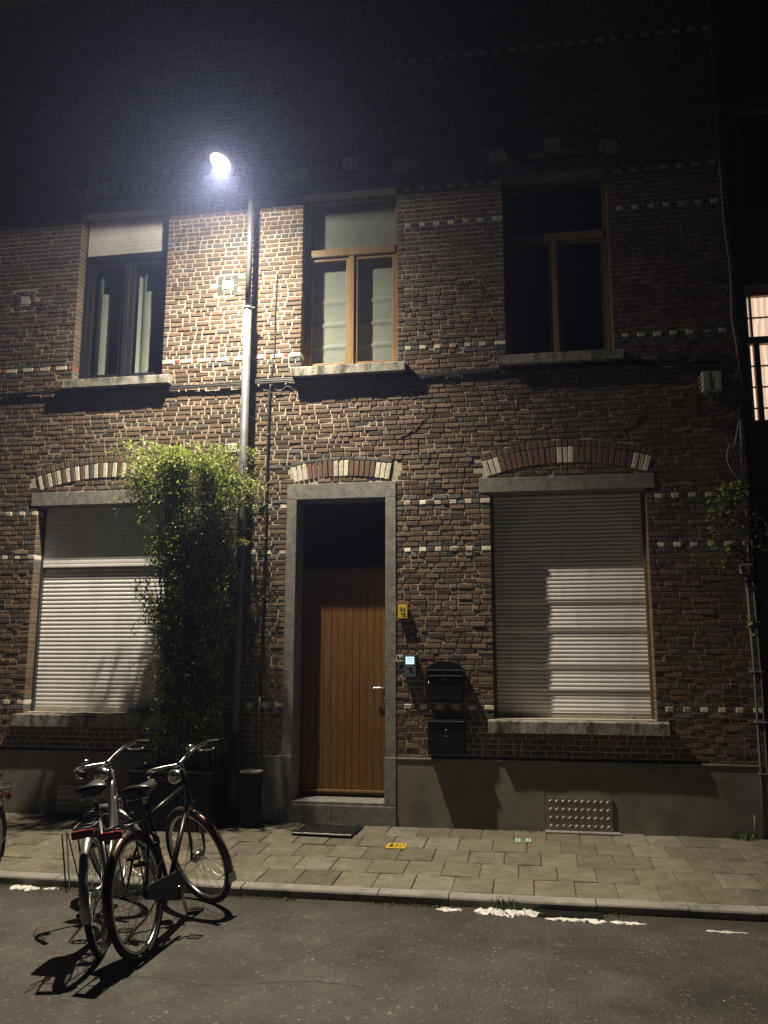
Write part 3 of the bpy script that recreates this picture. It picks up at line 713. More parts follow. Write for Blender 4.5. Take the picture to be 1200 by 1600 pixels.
# photometry of the road lantern: weak towards the horizon, strongest at about 35 degrees off the vertical
ld.use_nodes = True; nt = ld.node_tree; em = nt.nodes['Emission']
tc = nt.nodes.new('ShaderNodeTexCoord'); sp = nt.nodes.new('ShaderNodeSeparateXYZ'); nt.links.new(tc.outputs['Normal'], sp.inputs[0])
ab = nt.nodes.new('ShaderNodeMath'); ab.operation = 'MULTIPLY'; ab.inputs[1].default_value = -1; nt.links.new(sp.outputs['Z'], ab.inputs[0])
sh_ = nt.nodes.new('ShaderNodeMath'); sh_.operation = 'MULTIPLY_ADD'; sh_.inputs[1].default_value = 1/1.06; sh_.inputs[2].default_value = .06/1.06; nt.links.new(ab.outputs[0], sh_.inputs[0])
fc = nt.nodes.new('ShaderNodeFloatCurve'); nt.links.new(sh_.outputs[0], fc.inputs['Value'])
cv = fc.mapping.curves[0]
pts_ = [(0,0),(.030,.0),(.056,.05),(.1,.085),(.22,.07),(.4,.145),(.6,.27),(.78,.68),(.88,1.0),(.95,.85),(1,.7)]
cv.points[0].location = pts_[0]; cv.points[1].location = pts_[-1]
for p in pts_[1:-1]: cv.points.new(*p)
for p in cv.points: p.handle_type = 'VECTOR'
fc.mapping.update()
sd_ = nt.nodes.new('ShaderNodeMapRange'); nt.links.new(sp.outputs['Y'], sd_.inputs['Value'])   # more light to the street side than to the house side
for k_, v_ in (('From Min',-.5),('From Max',.7),('To Min',1.7),('To Max',.42)): sd_.inputs[k_].default_value = v_
ml_ = nt.nodes.new('ShaderNodeMath'); ml_.operation = 'MULTIPLY'; nt.links.new(fc.outputs[0], ml_.inputs[0]); nt.links.new(sd_.outputs['Result'], ml_.inputs[1])
sx_ = nt.nodes.new('ShaderNodeMapRange'); nt.links.new(sp.outputs['X'], sx_.inputs['Value'])
for k_, v_ in (('From Min',.55),('From Max',.98),('To Min',1.0),('To Max',.35)): sx_.inputs[k_].default_value = v_
m2_ = nt.nodes.new('ShaderNodeMath'); m2_.operation = 'MULTIPLY'; nt.links.new(ml_.outputs[0], m2_.inputs[0]); nt.links.new(sx_.outputs['Result'], m2_.inputs[1])
nt.links.new(m2_.outputs[0], em.inputs['Strength'])

# ================================================================== WALL FITTINGS
def label_plate(name, label, cat, x0, x1, z0, z1, y, mat): 
    g = MB(); g.box(x0,x1,y,y+.004 if y < -.01 else y+.006,z0,z1,bev=.001); return tag(g.build(name, mat), label, cat)
pl = label_plate('lamp_number_plate', 'small white number plate 950 on the brick wall left of the lamp pole', 'number plate', -3.125,-2.995,3.83,3.92,-.022,M['white_plate'])
text_mesh('950', .085, (-3.06,-.0235,3.875), M['black_ink'], 'number', pl)
pl = label_plate('house_number_plate', 'small white house number plate 94 beside the door, left of the intercom', 'number plate', -1.292,-1.228,1.652,1.715,-.02,M['white_plate'])
text_mesh('94', .062, (-1.26,-.0215,1.683), M['black_ink'], 'number', pl)
# intercom
t = thing('intercom', 'grey video intercom with a lit pale blue screen beside the door', 'intercom', (-1.15,-.01,1.61))
g = MB(); g.box(-.064,.064,-.05,0,-.112,.112,bev=.012); g.build('housing', M['dark_steel'], t)
g = MB(); g.box(-.055,.055,-.054,-.05,-.104,.104,bev=.0015); g.build('face_plate', plain('graphite_plate',(.09,.10,.12),.4), t)
g = MB(); g.box(-.042,.040,-.056,-.0542,.018,.088); s_ = g.build('screen', M['screen'], t)
g = MB()
for zc in (.072,.055,.038): g.box(-.032,.030,-.0575,-.0562,zc-.003,zc+.003)
g.build('screen_text', plain('screen_ink',(.05,.10,.16),.6), s_)
g = MB(); g.lathe([(0,0),(.014,0),(.016,.004),(.014,.008),(0,.008)], Matrix.Translation((0,-.054,-.015)) @ Matrix.Rotation(math.pi/2,4,'X'), 18); g.build('call_button', M['black_ink'], t)
# yellow box
t = thing('yellow_box', 'small yellow square box on the bricks above the intercom', 'sign box', (-1.222,-.008,2.135))
g = MB(); g.box(-.048,.048,-.045,0,-.067,.067,bev=.006); g.build('casing', M['yellow'], t)
g = MB()
for a,b_,c,d in ((-.028,-.008,.03,.036),(.0,.026,.03,.036),(-.026,-.006,.008,.022),(.002,.024,.006,.02),(-.02,.026,-.02,-.012),(-.002,.028,-.046,-.03)): g.box(a,b_,-.0465,-.0452,c,d)
g.build('printed_lines', plain('brown_print',(.12,.07,.01),.6), t)
# mailboxes
t = thing('letterbox', 'black letterbox with a rounded top on the brick wall right of the intercom', 'letterbox', (-.806,-.008,1.28))
g = MB(); arc = [(-.178,0),(.178,0),(.178,.29)] + [(.178*math.cos(a), .29+.085*math.sin(a)) for a in [math.pi*i/16 for i in range(1,16)]] + [(-.178,.29)]
g.prism(arc, -.13, -.001); g.build('body', M['black_metal'], t)
g = MB(); g.box(-.183,.183,-.142,-.131,.288,.297,bev=.002); g.box(-.16,.16,-.150,-.131,.235,.244,bev=.002); g.build('slot_trim', plain('grey_trim',(.16,.16,.16),.35,metallic=.6), t)
g = MB(); g.box(-.165,.165,-.137,-.131,.015,.225,bev=.002); fd = g.build('front_flap', M['black_metal'], t)
g = MB(); g.lathe([(0,0),(.009,0),(.009,.006),(0,.006)], Matrix.Translation((-.152,-.136,.172)) @ Matrix.Rotation(math.pi/2,4,'X'), 14); g.build('lock', M['chrome'], t)
g = MB(); g.box(.09,.128,-.142,-.1375,.03,.040,bev=.001); g.build('flap_catch', M['chrome'], t)
g = MB(); g.box(-.02,.02,-.1385,-.1375,.20,.212); g.build('emblem', M['pipe_grey'], t)
t = thing('letterbox', 'square black letterbox hanging directly below the rounded one', 'letterbox', (-.797,-.008,.79))
g = MB(); g.box(-.178,.178,-.12,-.001,0,.325,bev=.006); g.build('body', M['black_metal'], t)
g = MB(); g.box(-.174,.174,-.138,-.121,.30,.309,bev=.002); g.build('slot_trim', plain('grey_edge',(.13,.13,.13),.4,metallic=.5), t)
g = MB(); g.box(-.17,.17,-.1245,-.121,.012,.285,bev=.001); g.build('front_flap', M['black_metal'], t)
g = MB(); g.lathe([(0,0),(.008,0),(.008,.005),(0,.005)], Matrix.Translation((0,-.1245,.225)) @ Matrix.Rotation(math.pi/2,4,'X'), 14); g.build('lock', plain('dull_lock',(.25,.25,.25),.4,metallic=.7), t)
g = MB(); g.box(-.02,.02,-.127,-.125,.165,.175); g.build('emblem', M['pipe_grey'], t)

# cables
def cable(name, label, paths, mat, cat='cable', rr=.006, fix=None):
    g = MB()
    for p in paths:
        pts, r_ = p if isinstance(p, tuple) and isinstance(p[1], float) else (p, rr)
        g.tube(smooth_path(pts,5), r_, 8)
    o = g.build(name, mat); tag(o, label, cat)
    if fix:
        for (x,y,z) in fix: q = MB(); q.box(x-.012,x+.012,y-.010,-.002,z-.006,z+.006); q.build('clip', M['cable_grey'], o)
    return o
pts = []; x = -8.0
while x < -2.9: pts.append((x,-.03+rnd(-.004,.004),4.57+.012*math.sin(x*2.1)+rnd(-.006,.006))); x += .22
while x < 1.9: pts.append((x,-.028+rnd(-.004,.004),4.572+.012*math.sin(x*1.7)-(max(0,x)*.025)+rnd(-.006,.006))); x += .22
pts2 = [(x_,y_-.004,z_+.018+rnd(-.004,.004)) for x_,y_,z_ in pts]
pts3 = [(x_,y_-.006,z_-.014+rnd(-.006,.006)) for x_,y_,z_ in pts]
cable('wall_cable', 'thick black bundle of cables clipped along the wall under the upper windows', [(pts,.014),(pts2,.009),(pts3,.007)], M['cable_black'])
cable('wall_cable', 'thin dark cable running down the wall between lamp pole and front door',
      [([(-2.60,-.015,5.80),(-2.612,-.015,5.3),(-2.61,-.015,4.9),(-2.64,-.02,4.6),(-2.65,-.02,4.45)],.005), ([(-2.64,-.024,4.55),(-2.652,-.026,4.3),(-2.655,-.026,3.7),(-2.655,-.026,2.9),(-2.66,-.026,2.2),(-2.665,-.03,1.3)],.011),
       ([(-2.60,-.03,4.5),(-2.54,-.02,4.47),(-2.46,-.02,4.52),(-2.40,-.02,4.49)],.006), ([(-2.72,-.03,4.5),(-2.6,-.02,4.45),(-2.5,-.02,4.46)],.005), ([(-2.67,-.02,3.32),(-2.71,-.03,3.27),(-2.76,-.03,3.3)],.008)],
      M['cable_black'], fix=[(-2.655,-.03,z) for z in (4.0,3.4,2.9,2.3,1.8)])
cable('conduit_pipe', 'thin grey conduit going down to the pavement left of the door', [([(-2.665,-.05,1.3),(-2.665,-.055,.75),(-2.66,-.055,.14)],.011)], M['pipe_grey'], 'pipe')
cable('wall_cable', 'pale cable hanging down the upper right corner of the brick wall',
      [([(2.03,-.015,9.2),(2.03,-.015,7.6),(2.032,-.015,6.25),(2.036,-.015,5.95),(2.058,-.02,5.5),(2.048,-.018,5.1),(2.045,-.02,4.95),(2.066,-.02,4.7),(2.078,-.02,4.45),(2.085,-.02,4.30)],.008)], M['cable_grey'])
cable('wall_cable', 'tangle of thin cables around the grey junction box',
      [([(1.2,-.03,4.46),(1.5,-.035,4.50),(1.72,-.05,4.56),(1.9,-.03,4.62),(2.06,-.03,4.5)],.006), ([(1.55,-.03,4.5),(1.75,-.06,4.62),(1.82,-.06,4.58),(1.86,-.04,4.66)],.005),
       ([(.98,-.02,4.56),(1.3,-.03,4.52),(1.62,-.03,4.46),(1.72,-.05,4.48)],.007), ([(1.78,-.07,4.21),(1.79,-.05,4.05),(1.83,-.03,3.92),(1.92,-.03,3.82),(2.0,-.03,3.84),(2.04,-.03,3.95)],.006),
       ([(1.86,-.05,4.22),(1.9,-.03,4.1),(2.02,-.03,4.05),(2.07,-.03,3.9)],.005), ([(2.05,-.03,4.45),(2.06,-.03,4.2),(2.04,-.04,4.0),(2.05,-.03,3.8)],.009),
       ([(1.9,-.05,4.62),(1.98,-.05,4.66),(2.03,-.04,4.58),(1.96,-.04,4.52)],.005), ([(1.3,-.02,4.40),(1.5,-.03,4.43),(1.7,-.03,4.45)],.005)], M['cable_black'])
cable('wall_cable', 'pale grey looped cable above the ivy at the right',
      [([(2.04,-.03,3.95),(1.98,-.05,3.70),(1.92,-.07,3.66),(1.90,-.07,3.55),(1.95,-.06,3.42),(2.03,-.04,3.33)],.006), ([(2.05,-.04,3.95),(2.04,-.04,3.6),(2.04,-.04,3.2),(2.05,-.04,2.9),(2.03,-.04,2.58)],.009),
       ([(2.12,-.05,3.1),(2.14,-.06,3.0),(2.2,-.06,2.95),(2.24,-.05,2.8)],.006)], M['cable_grey'])
t = thing('conduit_pipe', 'pair of grey pipes running down the right end of the wall to the pavement', 'pipe', (2.02,-.035,.12))
g = MB(); g.tube([(-.01,0,.0),(-.005,0,.6),(.0,0,1.4),(-.013,0,2.36)],.013,10); g.build('pipe', M['pipe_grey'], t)
g = MB(); g.tube([(.045,0,.0),(.05,0,.6),(.055,.0,1.4),(.03,0,2.9)],.010,10); g.build('pipe', M['pipe_grey'], t)
for zc in (.55,1.0,1.45,1.9): g = MB(); g.box(-.03,.08,-.018,.03,zc-.006,zc+.006); g.build('bracket', M['cable_grey'], t)
g = MB(); g.tube([(1.93,-.06,.11),(1.93,-.06,.32)],.009,8); tag(g.build('pipe_stub', M['pipe_grey']), 'short pipe stub standing against the plinth at the right', 'pipe')
# junction boxes
t = thing('junction_box', 'pale grey junction box with cable glands, under the cables at the upper right', 'junction box', (1.805,-.01,4.33))
g = MB(); g.box(-.09,.09,-.085,0,-.10,.10,bev=.008); g.build('box_body', M['plastic_grey'], t)
g = MB(); g.box(-.085,-.02,-.098,-.086,-.094,.094,bev=.004); g.box(.045,.085,-.098,-.086,-.094,.094,bev=.004); g.box(-.018,.043,-.094,-.086,.02,.094,bev=.003); g.box(-.018,.043,-.091,-.086,-.094,.016,bev=.003); g.build('lid', M['plastic_grey'], t)
for xg in (-.05,.0,.05): g = MB(); g.tube([(xg,-.045,-.1),(xg,-.045,-.135)],.011,10); g.build('cable_gland', M['cable_grey'], t)
for zg in (.05,.0,-.05): g = MB(); g.tube([(-.09,-.045,zg),(-.115,-.045,zg)],.010,10); g.build('cable_gland', M['cable_grey'], t)
t = thing('junction_box', 'small grey junction box at the top of the right hand pipes', 'junction box', (2.0,-.01,2.51))
g = MB(); g.box(-.045,.045,-.06,0,-.045,.045,bev=.006); g.build('box_body', M['plastic_grey'], t)
g = MB(); g.box(-.038,.038,-.066,-.061,-.038,.038,bev=.003); g.build('lid', M['pipe_grey'], t)

# ================================================================== PLANTS
def leaf(g, p, d, up, ln, wd, col):
    d = d.normalized(); s_ = d.cross(up)
    if s_.length < 1e-4: s_ = Vector((1,0,0))
    s_.normalize(); nrm = s_.cross(d)
    a = p; b_ = p+d*ln*.5+s_*wd/2-nrm*wd*.15; c = p+d*ln; e = p+d*ln*.5-s_*wd/2-nrm*wd*.15; m_ = p+d*ln*.5
    g.add([a,b_,c,e,m_], [(0,1,4),(1,2,4),(2,3,4),(3,0,4)], 0, col)
def rdir(): 
    while True:
        v_ = Vector((rnd(-1,1),rnd(-1,1),rnd(-1,1)))
        if .05 < v_.length < 1: return v_.normalized()
bush = thing('climbing_shrub', 'tall narrow green shrub with small leaves growing beside the lamp pole', 'shrub', (-3.3,-.35,gz(-.35)))
T = Matrix.Translation((3.3,.35,-gz(-.35)))
random.seed(21)
g = MB(); gl = MB(); tips = []
def lcol():
    r = random.random()
    c = (.26,.34,.07) if r < .5 else ((.38,.44,.13) if r < .8 else (.15,.21,.05))
    k_ = rnd(.7,1.3); return tuple(q*k_ for q in c)
for i in range(170):
    bx = -3.26+rnd(-.30,.28); by = -.34+rnd(-.12,.1); top = random.choice([3.70,3.62,3.5,3.3,3.0,2.4]) + rnd(-.15,.08)
    spread = rnd(-1,1); tx = -3.30+spread*(.46 if top > 3.4 else .50); ty = -.36+rnd(-.22,.12)
    if tx > -2.75: tx = -2.75
    pts = []; n = 12; ph = rnd(0,6)
    for j in range(n+1):
        t_ = j/n; e_ = t_**1.9
        pts.append(Vector((bx+(tx-bx)*e_+.03*math.sin(ph+t_*7), by+(ty-by)*t_+.02*math.sin(ph*2+t_*5), .35+(top-.35)*t_)))
    # drooping end
    if top > 3.2:
        dr_ = Vector((spread*.25+rnd(-.08,.08), rnd(-.16,.03), 0)); last = pts[-1]
        for q in range(1,5): pts.append(last + dr_*q/4 + Vector((0,0,.05*q/4-.16*(q/4)**2)))
    g.tube(pts, [max(.0016,.006*(1-q/len(pts))) for q in range(len(pts))], 5, caps=False)
    # side twigs and leaves
    for j in range(3, len(pts)):
        p = pts[j]; h = p.z
        dens = 28 if h > 3.0 else (42 if h > 2.4 else (36 if h > 1.4 else 28))
        if h < .8: dens = 14
        for q in range(dens):
            off = rdir()*rnd(.02,.12 if h > 2.6 else .10); p2 = p + off + (pts[j-1]-p)*rnd(0,1)
            if p2.z > 3.78: continue
            if p2.x < -3.5: p2.y -= .16*min(1,(-3.5-p2.x)/.2)
            if p2.y > -.03: p2.y = -.03-rnd(0,.05)
            if noise.noise(Vector((p2.x*5, p2.y*5, p2.z*4))) < -.12 and random.random() < .8: continue
            dd = (off.normalized()+Vector((0,-.2,rnd(-.5,.6)))+rdir()*.6)
            leaf(gl, p2, dd, Vector((rnd(-.4,.4),rnd(-.4,.4),1)), rnd(.026,.066), rnd(.012,.024), lcol())
        if random.random() < .5:
            e_ = p + Vector((rnd(-.16,.16), rnd(-.1,.06), rnd(-.04,.12))); g.tube([p, (p+e_)/2+Vector((0,0,.02)), e_], .0013, 4, caps=False)
# stray shoots to the left and over the pole
for (sx,sz,ex,ez) in ((-3.7,3.3,-4.02,3.28),(-3.7,3.2,-4.08,3.10),(-3.75,3.05,-3.98,2.86),(-3.6,3.6,-3.95,3.55),(-3.62,3.7,-3.83,3.88),(-2.95,3.75,-2.62,3.62),(-2.95,3.5,-2.6,3.28),(-2.95,3.2,-2.6,3.15),(-3.55,2.5,-3.82,2.35),(-3.55,2.2,-3.8,1.95),(-3.5,1.7,-3.78,1.55),(-3.45,1.3,-3.7,1.35),(-2.95,2.7,-2.68,2.75)):
    for rep in range(2):
        a = Vector((sx,-.45,sz)); e_ = Vector((ex+rnd(-.05,.05),-.52+rnd(-.1,.1),ez+rnd(-.06,.06))); mid = (a+e_)/2+Vector((0,0,.05))
        pp = smooth_path([a,mid,e_],5); g.tube(pp, .0018, 4, caps=False)
        for p in pp:
            for q in range(3): leaf(gl, p+rdir()*.02, (e_-a).normalized()+rdir()*.8, Vector((0,0,1)), rnd(.03,.05), rnd(.012,.018), lcol())
g.build('stems', M['twig'], bush, T)
gl.build('foliage', M['leaf'], bush, T)
print('leaves', len(gl.f)//4)
# planters
random.seed(5)
t = thing('planter', 'large dark ribbed planter box that the tall shrub grows from', 'planter', (-3.36,-.34,gz(-.34)))
g = MB()
for i in range(18):
    x0 = -.40+i*.045
    g.box(x0+.002,x0+.043,-.235,-.22,.0,.50,bev=.004)
g.box(-.40,.41,-.22,.2,.0,.49); g.build('body', M['planter'], t)
g = MB(); g.box(-.415,.425,-.25,-.205,.502,.53,bev=.005); g.box(-.415,.425,.19,.215,.502,.53,bev=.005); g.box(-.415,-.385,-.204,.189,.502,.53,bev=.005); g.box(.395,.425,-.204,.189,.502,.53,bev=.005); g.build('rim', M['planter'], t)
t = thing('bin', 'small dark bin with a pale lid standing between lamp pole and door', 'bin', (-2.645,-.30,gz(-.3)))
g = MB()
p0 = [(-.075,-.06),(.075,-.06),(.075,.06),(-.075,.06)]; p1 = [(-.09,-.075),(.09,-.075),(.09,.075),(-.09,.075)]
g.add([(a,b_,0) for a,b_ in p0]+[(a,b_,.50) for a,b_ in p1], [(0,3,2,1),(0,1,5,4),(1,2,6,5),(2,3,7,6),(3,0,4,7),(4,5,6,7)]); g.build('body', M['planter'], t)
g = MB(); g.box(-.095,.095,-.08,.08,.502,.522,bev=.008); g.build('lid', M['plastic_grey'], t)
# ivy at the right
ivy = thing('ivy', 'trailing ivy with pale green leaves around the pipes at the right end of the wall', 'ivy', (1.95,-.04,2.5))
T = Matrix.Translation((-1.95,.04,-2.5)); g = MB(); gl = MB(); random.seed(9)
paths = [[(2.04,-.05,3.33),(1.95,-.08,3.3),(1.86,-.09,3.28),(1.76,-.10,3.2),(1.72,-.10,3.05),(1.71,-.09,2.9),(1.74,-.08,2.72)], [(2.03,-.05,3.3),(1.95,-.08,3.22),(1.9,-.08,3.1),(1.92,-.07,2.9)],
         [(1.8,-.07,3.2),(1.85,-.08,3.0),(1.9,-.06,2.8),(1.88,-.05,2.6)], [(2.04,-.05,3.0),(2.12,-.06,3.02),(2.16,-.06,2.9),(2.2,-.06,2.8)], [(2.03,-.05,2.9),(2.1,-.06,2.75),(2.16,-.06,2.68)], [(2.05,-.05,2.1),(2.0,-.06,2.02),(2.02,-.06,1.95)],
         [(2.03,-.05,3.0),(1.95,-.05,2.8),(1.85,-.05,2.7),(1.8,-.05,2.55)]]
for i_, p in enumerate(paths):
    pp = smooth_path(p,7); g.tube(pp, .003, 5, caps=False)
    for q in pp:
        for z_ in range((3 if i_ < 2 else 1)):
            c = (.34,.42,.12) if random.random() < .6 else (.16,.24,.06)
            s_ = rnd(.03,.055); leaf(gl, q+rdir()*.04*Vector((1,.5,1)).length/1.5, Vector((rnd(-1,1),-.3,rnd(-1.2,.2))), Vector((rnd(-.3,.3),-.3,1)), s_, s_*.75, tuple(v_*rnd(.7,1.2) for v_ in c))
g.build('stems', M['twig'], ivy, T); gl.build('foliage', M['leaf'], ivy, T)
# bare creeper stems on the wall
def creeper(label, paths):
    g = MB()
    for p in paths: 
        pp = smooth_path([(a,-.012,b_) for a,b_ in p],5); g.tube(pp, [.0045*(1-.6*i/len(pp)) for i in range(len(pp))], 5, caps=False)
    tag(g.build('creeper_stem', M['twig']), label, 'dead creeper')
creeper('bare creeper stems on the bricks left of the junction box', [[(1.45,4.55),(1.6,4.72),(1.72,4.86),(1.70,5.0),(1.6,5.1),(1.55,5.22)], [(1.72,4.86),(1.78,4.95)], [(1.5,4.62),(1.46,4.8)], [(1.6,4.35),(1.5,4.2),(1.45,4.05)], [(1.66,4.4),(1.66,4.15),(1.65,3.98)]])
creeper('bare creeper twigs beside the cable right of the middle upper window', [[(-.70,4.60),(-.45,4.52),(-.25,4.42),(-.1,4.46),(.0,4.42)], [(-.45,4.52),(-.3,4.58),(-.2,4.48)], [(-.8,4.5),(-.6,4.42),(-.4,4.35)]])
creeper('thin bare creeper twig on the bricks above the door arch', [[(-1.25,3.92),(-1.1,4.0),(-.98,4.12),(-.85,4.18)]])
creeper('thin bare creeper twig above the arch of the right ground floor window', [[(.95,3.9),(1.1,4.0),(1.2,4.15)]])
# weeds
def weed(label, x, y, z, r_, n, h, grp=None):
    g = MB()
    for i in range(n):
        a = rnd(0,6.28); rr = r_*math.sqrt(random.random()); p = Vector((x+rr*math.cos(a), y+rr*.5*math.sin(a), z))
        leaf(g, p, Vector((rnd(-.7,.7),rnd(-.6,.6),1)), Vector((rnd(-1,1),rnd(-1,1),.2)), rnd(.4,1)*h, rnd(.006,.014), tuple(q*rnd(.7,1.3) for q in (.09,.13,.035)))
    return tag(g.build('weed', M['weed']), label, 'weed', grp)
weed('leafy weed growing at the foot of the plinth at the right end', 1.80,-.08,.10,.09,70,.10)
weed('small weed at the wall foot beside the doorstep', -2.52,-.10,.10,.10,60,.09)
weed('tuft of weeds at the kerb behind the snow patch', -.22,-2.19,.0,.14,110,.10)
weed('low weed against the plinth left of the vent ledge', .0,-.06,.11,.12,50,.03)
g = MB(); random.seed(31)
for i in range(3200):
    x = rnd(-8,.6); 
    if noise.noise(Vector((x*1.7,3,1))) < (-.05 if x > -3 else -.3): continue
    y = -2.158-abs(random.gauss(0,.04)); leaf(g, Vector((x,y,0)), Vector((rnd(-1,1),rnd(-1,.5),rnd(.1,.9))), Vector((rnd(-1,1),rnd(-1,1),.4)), rnd(.008,.03), rnd(.004,.010), tuple(q*rnd(.6,1.3) for q in random.choice([(.09,.13,.03),(.12,.11,.05),(.07,.09,.03)])))
tag(g.build('moss_and_weeds', M['weed']), 'low moss and weeds in the gutter along the kerb', 'weeds', kind='stuff')
g = MB()
for i in range(1500):
    x = rnd(-7,2.2)
    if noise.noise(Vector((x*2.3,9,1))) < .02: continue
    y = -.05-abs(random.gauss(0,.018)); leaf(g, Vector((x,y,gz(y))), Vector((rnd(-1,1),rnd(-1,.2),rnd(.1,.9))), Vector((rnd(-1,1),rnd(-1,1),.4)), rnd(.008,.022), rnd(.004,.010), tuple(q*rnd(.6,1.3) for q in (.11,.13,.05)))
tag(g.build('moss_at_wall', M['weed']), 'thin moss along the foot of the plinth', 'moss', kind='stuff')

# ================================================================== SMALL THINGS ON THE GROUND
t = thing('doormat', 'black rubber doormat with a frosted front edge, in front of the door', 'doormat', (-1.88,-.36,gz(-.36)), (0,0,R(-3)))
g = MB(); g.box(-.28,.28,-.22,.26,.004,.018,bev=.005)
for i in range(13): g.box(-.265+i*.0415,-.24+i*.0415,-.20,.24,.018,.022)
g.build('mat', M['mat_rubber'], t)
g = MB(); random.seed(3)
for i in range(26):
    x = -.27+i*.021; w_ = rnd(.006,.020); g.box(x,x+.0225,-.222-w_*.2,-.222+w_,.0182,.024+rnd(0,.004))
g.build('frost_edge', M['snow'], t)
t = thing('yellow_plate', 'yellow plate with dark symbols set in the pavement near the door', 'ground plate', (-1.17,-.80,gz(-.80)+.004), (math.atan(.052/2.02),0,0))
g = MB(); g.box(-.083,.083,-.09,.09,-.004,.003,bev=.001); g.build('plate', M['yellow'], t)
g = MB(); g.box(-.062,-.028,-.055,.055,.0032,.004); 
g.box(-.012,.012,-.055,.055,.0032,.004); g.box(.03,.04,-.055,.03,.0032,.004); g.box(.052,.062,-.01,.055,.0032,.004)
g.build('symbols', plain('brown_symbols',(.10,.06,.01),.6), t)
g = MB(); g.box(-.005,.005,-.03,.03,.0043,.0048); g.build('symbol_centre', M['yellow'], t)
for i,(x,y) in enumerate(((-.145,-.43),(-.055,-.42))):  # two clusters of greenish light, put in as pale coloured dots
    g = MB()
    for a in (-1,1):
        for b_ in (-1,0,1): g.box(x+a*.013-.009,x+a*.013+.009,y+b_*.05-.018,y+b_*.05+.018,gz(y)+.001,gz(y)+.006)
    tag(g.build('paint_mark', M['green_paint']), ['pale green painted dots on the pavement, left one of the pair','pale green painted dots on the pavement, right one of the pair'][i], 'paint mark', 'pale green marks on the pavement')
random.seed(12)
def snow(label, x0, x1, y, wid, h, seed):
    g = MB(); n = max(16,int((x1-x0)/.007)); m_ = 12; vs = []
    for i in range(n+1):
        t_ = i/n; x = x0+(x1-x0)*t_; env = math.sin(math.pi*min(1,max(0,t_)))**.4*(.55+.9*abs(noise.noise(Vector((x*9,seed,2)))))
        for j in range(m_+1):
            s_ = j/m_*2-1; hh = h*env*max(0,1-s_*s_)**.5*(.6+.8*abs(noise.noise(Vector((x*14,s_*2,seed)))))
            hh *= .5+1.1*abs(noise.noise(Vector((x*55,s_*6,seed+5))))
            hole = noise.noise(Vector((x*26,s_*2.5,seed+9)))
            if hole < -.12: hh = -.004
            vs.append((x, y+s_*wid/2*env*(1+.8*noise.noise(Vector((x*40,seed,s_*.5))))+.02*noise.noise(Vector((x*6,seed,s_))), .0015+hh))
    fs = [(i*(m_+1)+j,(i+1)*(m_+1)+j,(i+1)*(m_+1)+j+1,i*(m_+1)+j+1) for i in range(n) for j in range(m_)]
    g.add(vs, fs, 0, None, True); return tag(g.build('snow_patch', M['snow']), label, 'snow patch', 'patches of old snow in the gutter')
snow('small thin flake of snow left of the big snow patch by the kerb', -.68,-.50,-2.24,.07,.018,1)
snow('largest white snow patch in the gutter, left of the drain grate', -.42,.04,-2.25,.19,.055,2)
snow('long snow strip on the road just right of the drain grate', .05,.45,-2.34,.10,.028,3)
snow('thin tapering snow streak near the kerb, right of the drain', .46,.70,-2.34,.08,.014,4)
snow('faint snow streak at the far right of the gutter', 1.05,1.30,-2.42,.04,.006,5)
snow('white snow lump in the gutter behind the left bicycle', -3.86,-3.62,-2.24,.15,.03,6)
snow('second small snow lump beside the left bicycle wheel', -3.60,-3.48,-2.22,.07,.02,7)
t = thing('drain_grate', 'dark iron drain grate set in the gutter behind the snow', 'drain', (.22,-2.23,.0))
g = MB(); g.box(-.22,.22,-.075,.075,.0,.004); g.build('frame', M['iron'], t)
g = MB()
for i in range(5): g.box(-.21,.21,-.062+i*.027,-.050+i*.027,.0045,.012,bev=.002)
g.build('bars', M['iron'], t)
g = MB(); random.seed(44)
for i in range(260):
    x, y = rnd(-5,2.2), rnd(-5.5,-2.25); s_ = rnd(.002,.007) if random.random() < .93 else rnd(.008,.014)
    n = 6; a0 = rnd(0,6); ring = [(x+s_*rnd(.6,1.2)*math.cos(a0+6.283*j/n), y+s_*rnd(.6,1.2)*math.sin(a0+6.283*j/n), .001) for j in range(n)]
    k_ = random.choice([.12,.2,.3,.45]); g.add(ring+[(x,y,.001+s_*.6)], [(j,(j+1)%n,n) for j in range(n)], 0, (k_,k_*.97,k_*.85))
tag(g.build('grit', attr_mat('grit', rough=.8, bump=.1)), 'loose grit and small stones scattered on the road', 'grit', kind='stuff')
# asphalt repair: second layer and cracks
def crack(pts, w_):
    g = MB(); pp = smooth_path(pts,8)
    vs = []; 
    for i,p in enumerate(pp):
        q = Vector((rnd(-.006,.006),rnd(-.006,.006),0)); a = pp[min(i+1,len(pp)-1)]-pp[max(i-1,0)]; n_ = Vector((-a.y,a.x,0)).normalized()*w_*rnd(.4,1.2)
        vs += [p+q+n_, p+q-n_]
    g.add(vs, [(2*i,2*i+1,2*i+3,2*i+2) for i in range(len(pp)-1)]); return g
g = crack([(.06,-2.35,.002),(.07,-2.8,.002),(.05,-3.3,.002),(.02,-3.9,.002),(.0,-4.8,.002)], .005)
tag(g.build('road_seam', noisy('tar_seam',(.055,.052,.045),(.085,.08,.068),scale=10,rough=.85)), kind='structure')
g = crack([(-2.6,-3.9,.002),(-2.1,-3.75,.002),(-1.7,-3.8,.002),(-1.2,-3.66,.002),(-.9,-3.7,.002)], .003)
g.build('road_crack', bpy.data.materials['tar_seam'])['kind'] = 'structure'
g = crack([(.07,-3.0,.002),(.5,-2.85,.002),(.9,-2.95,.002)], .003)
g.build('road_crack', bpy.data.materials['tar_seam'])['kind'] = 'structure'
g = crack([(-.9,-2.4,.002),(-1.05,-2.7,.002),(-1.25,-3.1,.002),(-1.38,-3.4,.002)], .004)
